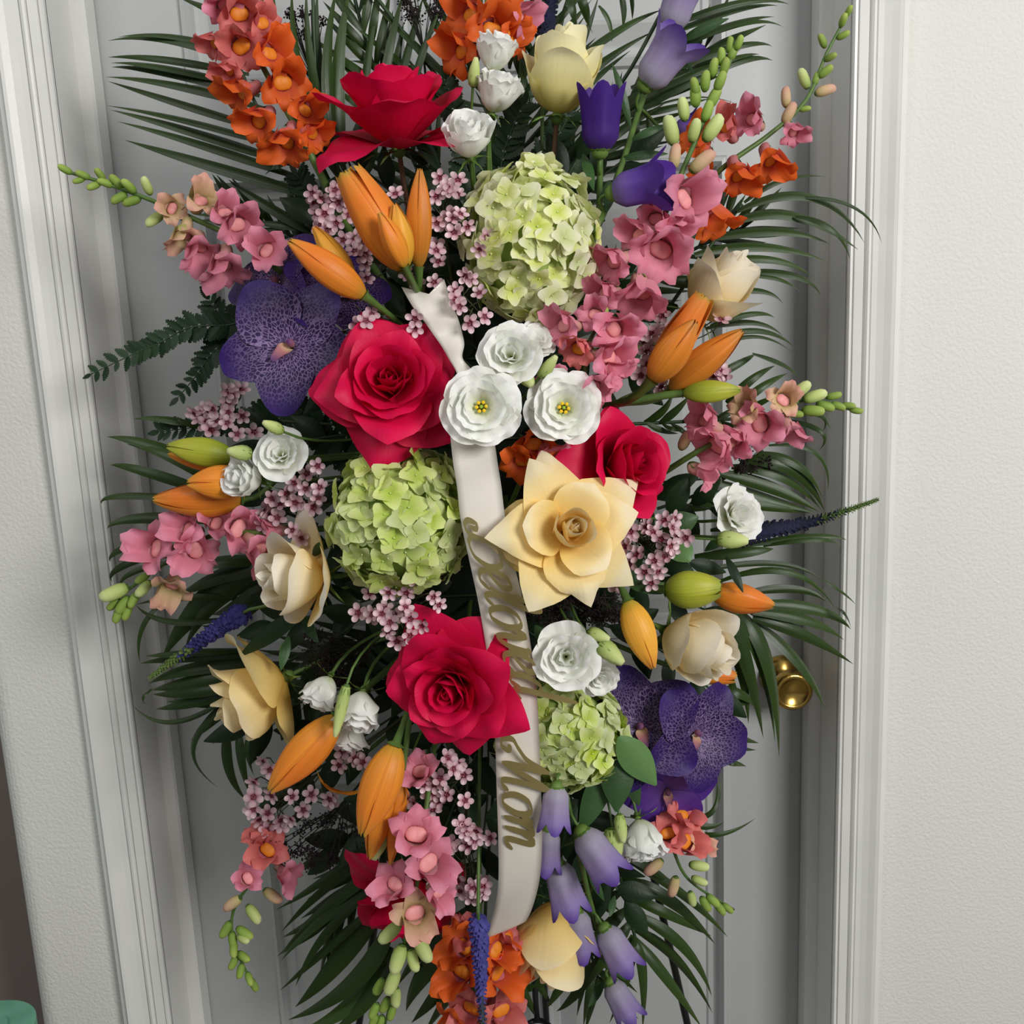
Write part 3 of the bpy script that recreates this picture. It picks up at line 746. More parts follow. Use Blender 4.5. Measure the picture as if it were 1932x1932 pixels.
# ---- bellflower
def bell_mb(open_=1.0):
    m = MB(); n = 30; rows = []; uvs = []; nt = 11
    for j in range(nt):
        t = j / (nt - 1)
        for i in range(n):
            q = 2 * PI * i / n
            lob = abs(math.cos(2.5 * q))
            r = np.interp(t, [0, .12, .3, .6, .8, 1], [.06, .22, .30, .31, .33, .33 + .17 * open_])
            ext = max(0, t - .72) / .28
            r += .03 * math.cos(5 * q) * t + ext * .05 * lob * open_
            z = t * .85 + ext * .26 * lob
            rows.append((r * math.cos(q), r * math.sin(q), z)); uvs.append((i / n, min(1, z / 1.05)))
    m.grid(rows, uvs, n, nt, 0, True)
    m2 = MB(); m2.lathe([(0, -.10), (.09, -.08), (.14, -.02), (.15, .05)], 10)
    for i in range(5): petal(m2, .42, .12, .6, (60, 20, 16, 30), .1, 0, i * 2 * PI / 5, rd=.9, pw=1.2, base=.9, ns=5, nt=6, narrow=.4)
    return m, m2
BELL = [bell_mb(1.0), bell_mb(.3)]
def bellflower(label, path, bells, dz, group=None, leaves=()):
    poly = catmull([P(x, y, dz) for x, y in path], 6); f = foam_pt(poly[0])
    root = thing('bellflower', label, 'bellflower', f, group)
    m = MB(); m.tube([f] + poly, [.0032] * (len(poly) + 1), 7)
    for (bx, by, tx, ty, tilt, mat, op, ddz) in bells:
        a = P(bx, by, dz + ddz); L = math.hypot(tx - bx, ty - by) * mpp(a)
        e = on_y(tx, ty, a.y - tilt * L); ax = e - a; s = ax.length / 1.05
        mb, mc = BELL[0 if op else 1]
        o = part('bell', mb.mesh('bell', mat), root, frame(ax, BK, .3, a, s)); sub('calyx', mc.mesh('calyx', M_calyx), o)
        q = nearest(poly, a - ax * .3)[1]
        m.tube(bez(q, q.lerp(a, .3), a - ax * .35, a - ax * .05, 6), .0018, 6)
    for lf in leaves: leaf_part(root, *lf)
    part('stem', m.mesh('stem', M_stem), root)

# ---- leaves
def leaf_mesh(p0, pm, p1, wid, mat, n=12, fold=.25, nrm=None, twist=0.0, name='leaf', shape='leaf', ripple=0.0):
    """a leaf from p0 through pm to p1, creased on its midrib"""
    c = pm * 2 - (p0 + p1) * .5
    m = MB(); pts = []; uvs = []
    for j in range(n + 1):
        t = j / n
        p = p0 * (1 - t) ** 2 + c * 2 * t * (1 - t) + p1 * t * t
        tg = ((c - p0) * (1 - t) + (p1 - c) * t).normalized()
        nn = (nrm if nrm is not None else BK)
        sd = tg.cross(nn); sd = sd.normalized() if sd.length > 1e-5 else tg.orthogonal().normalized()
        up = sd.cross(tg).normalized()
        a = twist * t
        sd, up = sd * math.cos(a) + up * math.sin(a), up * math.cos(a) - sd * math.sin(a)
        if shape == 'blade': wt = wid * (min(1, .45 + 2.2 * t) if t < .3 else 1) * (1 - max(0, (t - .35) / .65) ** 1.7)
        else: wt = wid * math.sin(PI * min(1, max(0, t * .96 + .02)) ** .85) ** .9
        wt = max(wt, wid * .015) * .5
        for s in (-1, -.5, 0, .5, 1):
            pts.append(p + sd * wt * s - up * (fold * wt * abs(s) - ripple * wt * math.sin(9 * t) * s)); uvs.append((s * .5 + .5, t))
    m.grid(pts, uvs, 5, n + 1)
    return m.mesh(name, mat)
def leaf_part(root, x0, y0, x1, y1, wd, mat, bend=.1, dz0=0.0, dz1=0.03, tilt=None):
    p0, p1 = P(x0, y0, dz0), P(x1, y1, dz1); pm = (p0 + p1) * .5 + BK * bend * (p1 - p0).length
    part('leaf', leaf_mesh(p0, pm, p1, wd * mpp(p0), mat, nrm=tilt), root)
def palm(label, rachis, leaflets, Y, tipY=None, group='palm fronds', mat=None, seed=0, rach_r=.0022):
    """rachis px points; leaflets (x0,y0,xm,ym,x1,y1,w): bow from the rachis to the tip"""
    rg = random.Random(seed)
    tipY = Y if tipY is None else tipY
    pr = catmull([on_y(x, y, Y) for x, y in rachis], 6)
    root = thing('palm_frond', label, 'palm frond', pr[0], group)
    m = MB(); m.tube(pr, rach_r, 6); part('rachis', m.mesh('rachis', M_stemdk), root)
    for (x0, y0, xm, ym, x1, y1, wd) in leaflets:
        a = on_y(x0, y0, Y + rg.uniform(-.012, .006)); b = on_y(xm, ym, (Y + tipY) / 2 - .012 + rg.uniform(-.01, .01)); c = on_y(x1, y1, tipY + rg.uniform(-.015, .015))
        q = nearest(pr, a)
        nr = (BK + Vector((rg.uniform(-.5, .5), 0, rg.uniform(.0, .7)))).normalized()
        me = leaf_mesh(a, b, c, wd * 1.7 * mpp(a), mat or M_palm, 14, .35, nr, rg.uniform(-.3, .3), 'leaflet', 'blade')
        part('leaflet', me, root)
    return root

# ---- waxflower
def wax_mb(seed):
    rg = random.Random(seed); m = MB()
    for i in range(5):
        a = i * 2 * PI / 5 + rg.uniform(-.1, .1); rows = []; uvs = []; tl = rg.uniform(.25, .6)
        for j in range(5):
            for k in range(12):
                q = 2 * PI * k / 12; rr = j / 4
                u = .58 + .36 * rr * math.cos(q); v = .33 * rr * math.sin(q); z = .02 + tl * (u - .25) * .6 + .16 * rr * rr
                rows.append((u * math.cos(a) - v * math.sin(a), u * math.sin(a) + v * math.cos(a), z)); uvs.append((.5 + v, min(1, max(0, (u - .2) / .6))))
        m.grid(rows, uvs, 12, 5, 0, True)
    m.lathe([(.30, .05), (.26, .10), (.20, .02), (.12, -.02), (.05, .06), (0, .09)], 10, 1)
    m.lathe([(0, -.62), (.10, -.5), (.2, -.2), (.29, .06)], 8, 1)
    return m.mesh('blossom', [M_wax, M_waxc])
WAX = [wax_mb(i) for i in range(3)]
def waxflower(label, pts, dz, seed, size=38, group='waxflower sprigs'):
    rg = random.Random(seed)
    cx = sum(p[0] for p in pts) / len(pts); cy = sum(p[1] for p in pts) / len(pts)
    pts = list(pts) + [(x + rg.uniform(-22, 22), y + rg.uniform(-22, 22)) for x, y in pts if rg.random() < .35]
    node = P(cx, cy, dz - .05); f = foam_pt(node)
    root = thing('waxflower_sprig', label, 'waxflower', f, group)
    m = MB(); m.tube(bez(f, f.lerp(node, .4), node.lerp(f, .2), node, 5), .0017, 5)
    for x, y in pts:
        p = P(x, y, dz + rg.uniform(-.012, .014)); s = size * .5 * mpp(p) * rg.uniform(.92, 1.12)
        ax = (BK * 1.0 + RT * rg.uniform(-.9, .9) + UP * rg.uniform(-.9, .9) + (p - node).normalized() * .35).normalized()
        part('blossom', rg.choice(WAX), root, frame(ax, UP, rg.uniform(0, 6), p, s))
        e = p - ax * .55 * s
        m.tube(bez(node.lerp(f, rg.uniform(0, .3)), node.lerp(e, .4) + Vector((0, .008, 0)), e - ax * .012, e, 5), .0008, 4)
    # a few needle leaves
    for i in range(10):
        a = node.lerp(P(*rg.choice(pts), dz), rg.uniform(.2, .8)); d = (RT * rg.uniform(-1, 1) + UP * rg.uniform(-1, 1) + BK * .3).normalized()
        m.tube([a, a + d * .012, a + d * .022], [.0006, .0007, .0002], 4)
    part('stem', m.mesh('stem', M_waxs), root)

# ---- veronica spike
def veronica(label, path, wd, cols, dz, seed, group='veronica spikes'):
    rg = random.Random(seed)
    poly = catmull([P(x, y, dz) for x, y in path], 8); f = foam_pt(poly[0])
    root = thing('veronica', label, 'veronica', f, group)
    m = MB(); m.tube([f] + poly, [.002] * (len(poly)) + [.0006], 6); part('stem', m.mesh('stem', M_stem), root)
    k = mpp(poly[0]); sp = MB(); N = 420
    nrow = len(poly) - 1
    for i in range(N):
        t = .08 + .92 * i / N; j = min(nrow - 1, int(t * nrow)); p = poly[j].lerp(poly[j + 1], t * nrow - j); tg = (poly[j + 1] - poly[j]).normalized()
        r = wd * .5 * k * (1 - .78 * t ** 1.4)
        a = i * 2.399; u = tg.orthogonal().normalized(); v = tg.cross(u)
        d = u * math.cos(a) + v * math.sin(a)
        L = r * rg.uniform(.75, 1.15); q = p + tg * L * .35
        mat = 0 if t < cols[2] + rg.uniform(-.12, .12) else 1
        e = q + d * L
        sd = d.cross(tg) * r * .22
        sp.poly([p + d * L * .2 - sd, p + d * L * .2 + sd, e + sd * .9, e - sd * .9, p + d * L * .75 + tg * r * .5],
                [(0, 1, 2, 3), (0, 4, 1), (1, 4, 2), (2, 4, 3), (3, 4, 0)], mat)
    o = part('flower_spike', sp.mesh('spike', [cols[0], cols[1]], False), root); o['kind'] = 'stuff'

# ---- dark lace flower heads
def lace(label, px, py, rx, ry, bx, by, dz, seed, n=420, group='burgundy lace flowers'):
    rg = random.Random(seed)
    c = P(px, py, dz); k = mpp(c); base = P(bx, by, dz - .03); f = foam_pt(base)
    root = thing('lace_flower', label, 'lace flower', f, group)
    st = MB(); st.tube([f, base], .0014, 5); hd = MB()
    hubs = []
    for i in range(26):
        a = rg.uniform(0, 6.28); r = math.sqrt(rg.random())
        h = c + RT * math.cos(a) * r * rx * k + UP * math.sin(a) * r * ry * k + BK * rg.uniform(-.3, .3) * ry * k
        hubs.append(h); b0 = base.lerp(h, .25)
        st.tube(bez(base, base.lerp(c, .3), h.lerp(base, .25), h, 4), .0006, 4)
    for i in range(n):
        h = rg.choice(hubs); d = Vector((rg.gauss(0, 1), rg.gauss(0, 1), rg.gauss(0, 1))).normalized()
        e = h + d * rg.uniform(.3, 1) * min(rx, ry) * .42 * k
        st.tube([h, e], .00028, 3); r = rg.uniform(1.5, 2.8) * k
        hd.poly([e + Vector(v) * r for v in ((1, 0, 0), (-1, 0, 0), (0, 1, 0), (0, -1, 0), (0, 0, 1), (0, 0, -1))],
                [(0, 2, 4), (2, 1, 4), (1, 3, 4), (3, 0, 4), (2, 0, 5), (1, 2, 5), (3, 1, 5), (0, 3, 5)])
    part('stem', st.mesh('stem', M_lacest), root)
    o = part('flower_head', hd.mesh('lace', M_lace, False), root); o['kind'] = 'stuff'

# ---- leatherleaf fern
def pinna_mb():
    m = MB(); up = []; n = 7
    L = [(0, 0)]
    for i in range(n):
        t = (i + 1) / (n + 1); w_ = .24 * math.sin(PI * min(1, t * .92 + .08)) ** .8
        L += [(t - .055, w_ * .72), (t + .03, w_ * 1.05)]
    L.append((1, 0))
    k = len(L)
    pts = [(x, y, -.10 * y) for x, y in L] + [(x, 0, .0) for x, y in L] + [(x, -y, -.10 * y) for x, y in L]
    fs = []
    for i in range(k - 1):
        fs += [(k + i, k + i + 1, i + 1, i), (2 * k + i, 2 * k + i + 1, k + i + 1, k + i)]
    m.poly(pts, fs); return m
PINNA = pinna_mb().mesh('pinna', M_fern, False)
def fern(label, path, Y, L0, seed, group='leatherleaf ferns', step=13):
    rg = random.Random(seed)
    poly = catmull([on_y(x, y, Y) for x, y in path], 8); root = thing('leatherleaf_fern', label, 'fern', poly[0], group)
    m = MB(); m.tube(poly, [.0013 * (1 - .6 * i / len(poly)) for i in range(len(poly))], 5); part('rachis', m.mesh('rachis', M_stemdk), root)
    tot = sum((poly[i + 1] - poly[i]).length for i in range(len(poly) - 1)); k = mpp(poly[0]); n = int(tot / (step * k))
    for i in range(n + 1):
        t = i / max(1, n); j = min(len(poly) - 2, int(t * (len(poly) - 1))); p = poly[j].lerp(poly[j + 1], t * (len(poly) - 1) - j); tg = (poly[j + 1] - poly[j]).normalized()
        for s in (-1, 1):
            if i == n and s == 1: continue
            sd = tg.cross(BK).normalized() * s
            ax = (sd * (.95 if i < n else 0) + tg * .75 + BK * rg.uniform(-.2, .3)).normalized()
            z = (BK + Vector((rg.uniform(-.4, .4), 0, rg.uniform(-.2, .5)))); y = z.cross(ax).normalized(); z = ax.cross(y)
            s_ = L0 * k * (1 - .45 * t) * rg.uniform(.8, 1.15)
            M = Matrix.Translation(p) @ Matrix((ax, y, z)).transposed().to_4x4() @ Matrix.Diagonal((s_, s_ * 1.15, s_, 1))
            part('pinna', PINNA, root, M)
# ---- leafy sprig, leaves paired along a twig
def sprig(label, path, dz, wl, lw, mat, seed, group='dark leafy sprigs', Y=None):
    rg = random.Random(seed)
    pp = [on_y(x, y, Y) if Y is not None else P(x, y, dz) for x, y in path]
    poly = catmull(pp, 6); root = thing('leaf_sprig', label, 'foliage', poly[0], group)
    m = MB(); m.tube(poly, .0014, 5); part('twig', m.mesh('twig', M_stemdk), root); k = mpp(poly[0]); n = max(3, int(sum((poly[i + 1] - poly[i]).length for i in range(len(poly) - 1)) / (wl * .42 * k)))
    for i in range(n + 1):
        t = (i + .5) / (n + 1) if i < n else 1; j = min(len(poly) - 2, int(t * (len(poly) - 1))); p = poly[j].lerp(poly[j + 1], t * (len(poly) - 1) - j); tg = (poly[j + 1] - poly[j]).normalized()
        sd = tg.cross(BK).normalized() * (1 if i % 2 else -1)
        d = (tg * rg.uniform(.5, 1) + (sd * rg.uniform(.6, 1) if i < n else tg) + BK * rg.uniform(-.1, .5)).normalized(); L = wl * k * rg.uniform(.8, 1.2)
        e = p + d * L; nr = (BK + Vector((rg.uniform(-.7, .7), rg.uniform(-.2, .2), rg.uniform(-.5, .7)))).normalized()
        part('leaf', leaf_mesh(p, (p + e) * .5 + nr * L * .08, e, lw * k, mat, 8, .25, nr, rg.uniform(-.4, .4)), root)

# ================================================================== the spray: greenery at the back
palm('palm frond fanning long flat leaflets sideways behind the tall orange snapdragon', [(640, 450), (560, 330), (470, 170), (400, -30)], [
    (450, 118, 320, 74, 203, 77, 11), (440, 95, 320, 67, 222, 70, 9), (470, 140, 310, 112, 203, 108, 9), (480, 165, 310, 126, 208, 119, 11), (490, 180, 310, 136, 210, 127, 10), (500, 205, 330, 160, 199, 145, 11),
    (520, 250, 350, 198, 203, 153, 11), (540, 280, 350, 226, 200, 199, 11), (560, 312, 370, 250, 208, 207, 13), (580, 340, 380, 272, 221, 229, 12), (620, 378, 400, 312, 235, 264, 15),
    (600, 445, 500, 385, 430, 338, 13), (440, 40, 390, 14, 330, -8, 11), (610, 400, 560, 405, 520, 412, 14), (620, 420, 540, 424, 470, 416, 12), (540, 300, 520, 310, 500, 330, 12)], -0.20, -0.19, seed=1)
palm('palm frond with leaflets standing straight up behind the side-facing pink rose', [(700, 420), (640, 300), (600, 180), (590, -20)], [
    (640, 330, 530, 130, 490, -30, 20), (620, 340, 545, 160, 515, -30, 13), (640, 330, 570, 150, 551, -30, 12), (640, 330, 590, 150, 578, -30, 13), (650, 320, 605, 150, 600, -30, 13), (640, 300, 618, 140, 637, -30, 14),
    (650, 310, 638, 140, 662, -30, 16), (680, 300, 690, 130, 720, -30, 12), (700, 300, 732, 110, 760, -10, 11), (720, 300, 765, 110, 800, -10, 11), (740, 300, 790, 120, 830, 20, 10), (560, 470, 552, 400, 540, 330, 13), (580, 470, 568, 400, 556, 335, 12), (600, 460, 590, 400, 575, 340, 13),
    (620, 450, 620, 400, 600, 330, 14), (640, 440, 640, 380, 640, 320, 16), (690, 330, 700, 290, 720, 250, 14)], -0.185, -0.17, seed=2)
palm('palm frond with crossing slanted leaflets behind the top orange snapdragon', [(900, 330), (860, 200), (760, 60), (690, -30)], [
    (870, 170, 775, 75, 695, -5, 11), (850, 180, 740, 105, 668, 45, 10), (860, 200, 740, 135, 660, 115, 9), (880, 150, 830, 60, 790, -20, 10), (900, 160, 868, 60, 840, -20, 10), (920, 180, 870, 120, 810, 20, 9), (930, 200, 830, 170, 760, 95, 9), (960, 190, 1000, 110, 1020, 60, 10), (980, 200, 1040, 90, 1070, -10, 11),
    (960, 200, 985, 150, 975, 70, 10), (830, 190, 800, 170, 770, 150, 10), (1000, 240, 1080, 120, 1130, -10, 12), (880, 140, 850, 60, 820, -10, 9), (900, 130, 905, 60, 910, -20, 10), (960, 130, 970, 60, 990, -10, 10)], -0.175, -0.16, seed=3)
palm('palm frond arching over the upper right beside the violet bellflowers', [(1030, 420), (1100, 260), (1190, 130), (1270, -20)], [
    (1240, 60, 1390, 6, 1489, 8, 9), (1235, 75, 1380, 20, 1468, 11, 9), (1220, 115, 1370, 48, 1462, 32, 11), (1230, 110, 1390, 44, 1480, 53, 11), (1190, 165, 1370, 92, 1458, 88, 10), (1170, 205, 1350, 122, 1433, 103, 8),
    (1120, 255, 1340, 132, 1458, 114, 15), (1060, 135, 1160, 60, 1250, 18, 11), (1050, 200, 1130, 122, 1235, 58, 11), (1040, 240, 1110, 160, 1190, 95, 10), (1050, 330, 1170, 202, 1338, 122, 17), (1060, 340, 1150, 262, 1255, 195, 13),
    (1130, 10, 1150, 40, 1154, 80, 8), (1170, -20, 1177, 20, 1174, 55, 7), (1190, -20, 1194, 10, 1193, 38, 6), (1070, -20, 1082, 20, 1092, 62, 11), (1090, -20, 1105, 20, 1118, 64, 11), (1080, 330, 1120, 300, 1200, 260, 12), (1030, 300, 1080, 240, 1120, 190, 12), (1110, 310, 1190, 280, 1300, 262, 9),
    (1200, 215, 1300, 184, 1390, 196, 3), (1190, 290, 1200, 250, 1200, 205, 9), (1225, 285, 1225, 240, 1218, 205, 8)], -0.20, -0.19, seed=4)
palm('palm frond drooping over the white door casing beside the ivory rosebud', [(1220, 640), (1290, 540), (1350, 450), (1400, 385)], [
    (1404, 382, 1481, 338, 1559, 334, 7), (1390, 398, 1533, 371, 1631, 458, 13), (1480, 376, 1605, 388, 1664, 460, 4), (1380, 422, 1494, 405, 1619, 471, 15), (1500, 408, 1570, 432, 1604, 490, 7), (1330, 452, 1466, 435, 1567, 461, 13),
    (1310, 480, 1440, 464, 1562, 494, 14), (1330, 500, 1450, 489, 1532, 522, 10), (1330, 525, 1480, 515, 1548, 556, 12), (1400, 520, 1475, 528, 1513, 557, 6), (1340, 560, 1430, 548, 1477, 573, 8), (1340, 615, 1420, 592, 1462, 600, 7), (1330, 620, 1420, 608, 1477, 634, 8),
    (1350, 640, 1440, 625, 1506, 662, 7), (1350, 655, 1430, 635, 1495, 666, 5), (1340, 430, 1330, 400, 1325, 360, 9), (1370, 410, 1385, 360, 1400, 320, 10), (1345, 430, 1360, 380, 1375, 345, 9), (1300, 470, 1280, 440, 1270, 400, 9), (1330, 720, 1395, 686, 1425, 668, 9), (1420, 667, 1480, 688, 1507, 714, 8), (1370, 760, 1420, 715, 1462, 690, 10), (1390, 770, 1440, 728, 1487, 704, 10), (1320, 540, 1260, 530, 1230, 520, 10), (1280, 580, 1255, 570, 1235, 560, 10)], -0.215, -0.20, seed=5)
palm('small palm frond with short paired leaflets above the side-turned pink rose', [(1190, 800), (1260, 797), (1340, 793), (1420, 788)], [
    (1215, 797, 1250, 775, 1270, 740, 9), (1245, 797, 1275, 775, 1305, 742, 9), (1285, 795, 1310, 780, 1330, 752, 8), (1250, 798, 1270, 808, 1290, 812, 7), (1220, 798, 1250, 812, 1280, 818, 7), (1265, 797, 1290, 814, 1310, 830, 6), (1340, 795, 1380, 775, 1410, 752, 8), (1380, 790, 1430, 762, 1470, 745, 8), (1420, 788, 1470, 790, 1500, 800, 7), (1360, 795, 1400, 810, 1440, 815, 7),
    (1420, 790, 1535, 780, 1552, 815, 6), (1480, 792, 1550, 815, 1545, 850, 6), (1450, 840, 1540, 855, 1562, 925, 6), (1540, 770, 1558, 790, 1568, 812, 7)], -0.215, -0.22, seed=6)
palm('palm frond spreading a flat fan of leaflets behind the single white lisianthus', [(1240, 960), (1320, 930), (1400, 880), (1440, 850)], [
    (1400, 870, 1490, 882, 1556, 964, 17), (1350, 890, 1460, 922, 1546, 966, 15), (1340, 905, 1450, 940, 1540, 968, 13), (1380, 880, 1480, 900, 1550, 962, 14), (1430, 855, 1510, 880, 1552, 940, 11), (1330, 940, 1440, 955, 1530, 968, 12), (1310, 1050, 1410, 1041, 1460, 1035, 13), (1400, 1030, 1535, 1012, 1597, 1019, 9), (1440, 1030, 1545, 1018, 1588, 1031, 6), (1320, 925, 1350, 910, 1360, 900, 12), (1340, 1000, 1420, 990, 1480, 985, 9), (1300, 960, 1340, 940, 1360, 925, 20)], -0.215, -0.21, seed=7)
palm('palm frond with long leaflets sweeping down across the brass door knob', [(1200, 1060), (1300, 1095), (1390, 1140), (1430, 1165)], [
    (1320, 1078, 1460, 1063, 1550, 1093, 7), (1360, 1096, 1490, 1080, 1577, 1150, 8), (1400, 1120, 1500, 1112, 1560, 1136, 10), (1420, 1140, 1540, 1150, 1605, 1187, 14), (1420, 1155, 1525, 1171, 1592, 1207, 13), (1420, 1166, 1512, 1196, 1610, 1253, 14), (1425, 1172, 1512, 1254, 1556, 1338, 15),
    (1395, 1155, 1452, 1255, 1470, 1428, 19), (1385, 1155, 1440, 1260, 1462, 1400, 14), (1365, 1150, 1408, 1245, 1440, 1392, 18), (1355, 1150, 1396, 1260, 1412, 1365, 13), (1550, 1093, 1588, 1116, 1615, 1141, 4), (1577, 1145, 1596, 1160, 1606, 1186, 4), (1340, 1150, 1370, 1260, 1400, 1330, 12), (1330, 1310, 1380, 1325, 1420, 1320, 14), (1350, 1380, 1395, 1392, 1432, 1402, 9), (1355, 1400, 1395, 1413, 1428, 1415, 8), (1370, 1440, 1390, 1440, 1408, 1446, 7), (1345, 1300, 1400, 1310, 1440, 1345, 12)], -0.225, -0.215, seed=8)
palm('low palm frond with thin whip leaflets below the violet orchid', [(1190, 1540), (1240, 1550), (1290, 1556), (1310, 1560)], [(1290, 1550, 1334, 1560, 1366, 1551, 8), (1300, 1568, 1362, 1574, 1425, 1544, 6), (1300, 1540, 1345, 1530, 1352, 1470, 6), (1330, 1545, 1355, 1510, 1358, 1470, 4), (1220, 1550, 1250, 1590, 1300, 1600, 10)], -0.22, -0.21, seed=9)
palm('palm frond fanning down to the lower right over the easel leg', [(1080, 1480), (1160, 1630), (1185, 1720), (1200, 1775)], [
    (1165, 1610, 1285, 1685, 1373, 1768, 11), (1172, 1660, 1265, 1700, 1349, 1781, 15), (1175, 1685, 1262, 1726, 1342, 1766, 12), (1185, 1720, 1288, 1785, 1343, 1880, 13), (1190, 1750, 1275, 1812, 1344, 1911, 14), (1195, 1768, 1262, 1850, 1325, 1940, 13), (1197, 1770, 1214, 1840, 1212, 1945, 12),
    (1190, 1740, 1150, 1800, 1085, 1890, 14), (1183, 1715, 1130, 1765, 1050, 1850, 14), (1175, 1680, 1120, 1720, 1060, 1780, 13), (1165, 1640, 1120, 1670, 1080, 1720, 12), (1150, 1600, 1230, 1640, 1290, 1690, 10), (1195, 1765, 1160, 1830, 1120, 1880, 12), (1197, 1770, 1180, 1850, 1150, 1930, 11), (1170, 1650, 1140, 1690, 1110, 1760, 11), (1150, 1590, 1120, 1640, 1100, 1690, 11)], -0.21, -0.20, seed=10)
palm('palm frond with long straight leaflets falling to the lower left under the pink rose', [(800, 1480), (760, 1600), (740, 1720), (720, 1800)], [
    (700, 1590, 609, 1662, 520, 1717, 10), (710, 1605, 609, 1682, 531, 1758, 11), (730, 1630, 622, 1706, 534, 1794, 15), (720, 1655, 600, 1740, 531, 1812, 13), (700, 1680, 612, 1766, 557, 1862, 11), (720, 1700, 612, 1795, 528, 1869, 10), (730, 1690, 638, 1815, 557, 1900, 24), (740, 1735, 665, 1852, 544, 1924, 22), (735, 1785, 665, 1890, 565, 1945, 22), (740, 1800, 690, 1890, 620, 1950, 18), (690, 1560, 600, 1620, 540, 1650, 11), (745, 1690, 770, 1780, 790, 1850, 18), (750, 1700, 800, 1800, 830, 1880, 16)], -0.205, -0.19, seed=11)
palm('palm frond spreading low under the ribbon tail behind the orange snapdragon', [(930, 1500), (920, 1640), (915, 1740), (915, 1800)], [
    (900, 1740, 805, 1830, 766, 1908, 24), (905, 1770, 830, 1870, 776, 1930, 18), (910, 1790, 850, 1880, 800, 1950, 17), (890, 1710, 800, 1790, 750, 1860, 16), (930, 1740, 996, 1830, 1042, 1898, 15), (940, 1720, 1010, 1790, 1070, 1870, 14), (950, 1700, 1040, 1770, 1100, 1850, 14), (930, 1760, 980, 1860, 1020, 1930, 13), (1120, 1760, 1065, 1850, 1032, 1902, 14), (1140, 1790, 1090, 1870, 1050, 1908, 12), (1110, 1800, 1010, 1860, 960, 1870, 10), (920, 1790, 890, 1880, 860, 1950, 16), (1090, 1830, 1000, 1840, 930, 1810, 10)], -0.2, -0.19, seed=12)
palm('palm frond with broad leaflets reaching left past the orange lily buds', [(600, 990), (520, 960), (440, 930), (380, 910)], [
    (430, 910, 300, 846, 202, 824, 17), (420, 920, 330, 865, 240, 838, 14), (410, 935, 275, 890, 207, 877, 12), (400, 945, 236, 935, 192, 951, 9), (430, 985, 270, 977, 202, 997, 13), (370, 805, 300, 790, 251, 791, 8), (390, 812, 330, 792, 277, 788, 7), (340, 1000, 232, 1034, 208, 1060, 9), (340, 1030, 230, 1068, 212, 1098, 9), (330, 1060, 250, 1080, 225, 1110, 7)], -0.21, -0.22, seed=13)
palm('palm frond with wide dark leaflets sweeping down behind the cream rosebud on its side', [(640, 1010), (540, 1050), (470, 1090), (420, 1130)], [
    (480, 1080, 383, 1138, 305, 1245, 30), (520, 1075, 420, 1120, 350, 1220, 24), (500, 1100, 450, 1140, 400, 1160, 18), (460, 1130, 340, 1128, 256, 1141, 8), (430, 1165, 320, 1172, 256, 1141, 8), (310, 1135, 268, 1185, 264, 1250, 6), (520, 1110, 440, 1170, 380, 1180, 12), (560, 1050, 430, 1080, 330, 1130, 22), (520, 1060, 400, 1060, 310, 1090, 16)], -0.2, -0.2, seed=14)
palm('palm frond with curling leaflets drooping behind the folded yellow rose', [(640, 1200), (560, 1240), (500, 1270), (450, 1285)], [
    (470, 1225, 340, 1232, 271, 1238, 10), (480, 1236, 350, 1241, 263, 1252, 11), (490, 1247, 360, 1262, 280, 1290, 16), (490, 1262, 368, 1286, 284, 1302, 18), (480, 1280, 368, 1304, 288, 1310, 16), (470, 1294, 368, 1324, 293, 1338, 14), (440, 1308, 330, 1362, 250, 1330, 6), (420, 1338, 362, 1415, 412, 1486, 9), (430, 1370, 430, 1450, 465, 1510, 13), (450, 1370, 455, 1440, 472, 1500, 11), (475, 1375, 466, 1420, 480, 1465, 9), (560, 1300, 560, 1380, 590, 1420, 14), (580, 1300, 590, 1370, 620, 1420, 12), (600, 1300, 620, 1350, 640, 1400, 12), (286, 1300, 268, 1320, 280, 1328, 4)], -0.205, -0.2, seed=15)
def palm_auto(label, rachis, Y, n, ln, ang, wd, seed, droop=0.0, tipY=None):
    rg = random.Random(seed); pp = catmull([Vector((x, y, 0)) for x, y in rachis], 6); L = []
    for i in range(n):
        t = .12 + .86 * i / (n - 1); j = min(len(pp) - 2, int(t * (len(pp) - 1))); p = pp[j].lerp(pp[j + 1], t * (len(pp) - 1) - j); tg = (pp[j + 1] - pp[j]).normalized()
        for s in (-1, 1):
            a = R_(ang * (1 - .35 * t) + rg.uniform(-5, 5)) * s
            d = Vector((tg.x * math.cos(a) - tg.y * math.sin(a), tg.x * math.sin(a) + tg.y * math.cos(a), 0)); l = ln * (1 - .3 * t) * rg.uniform(.85, 1.1)
            e = p + d * l + Vector((0, droop * l, 0)); mm = p + d * l * .5
            L.append((p.x, p.y, mm.x, mm.y, e.x, e.y, wd))
    palm(label, rachis, L, Y, tipY, seed=seed)
palm_auto('full palm frond rising behind the cream rosebud and top lisianthus', [(960, 420), (985, 280), (1010, 130), (1030, -40)], -0.165, 13, 190, 42, 9, 70)
palm_auto('full palm frond rising between the side-facing pink rose and the orange snapdragon', [(840, 430), (760, 260), (700, 110), (660, -40)], -0.155, 13, 190, 36, 10, 71)
palm_auto('full palm frond slanting behind the violet bellflowers', [(1000, 420), (1110, 310), (1230, 190), (1330, 90)], -0.165, 12, 170, 36, 9, 72)
palm_auto('full palm frond slanting behind the pink snapdragon with thick green tip', [(1100, 620), (1200, 540), (1310, 470), (1400, 430)], -0.165, 10, 150, 40, 9, 73)
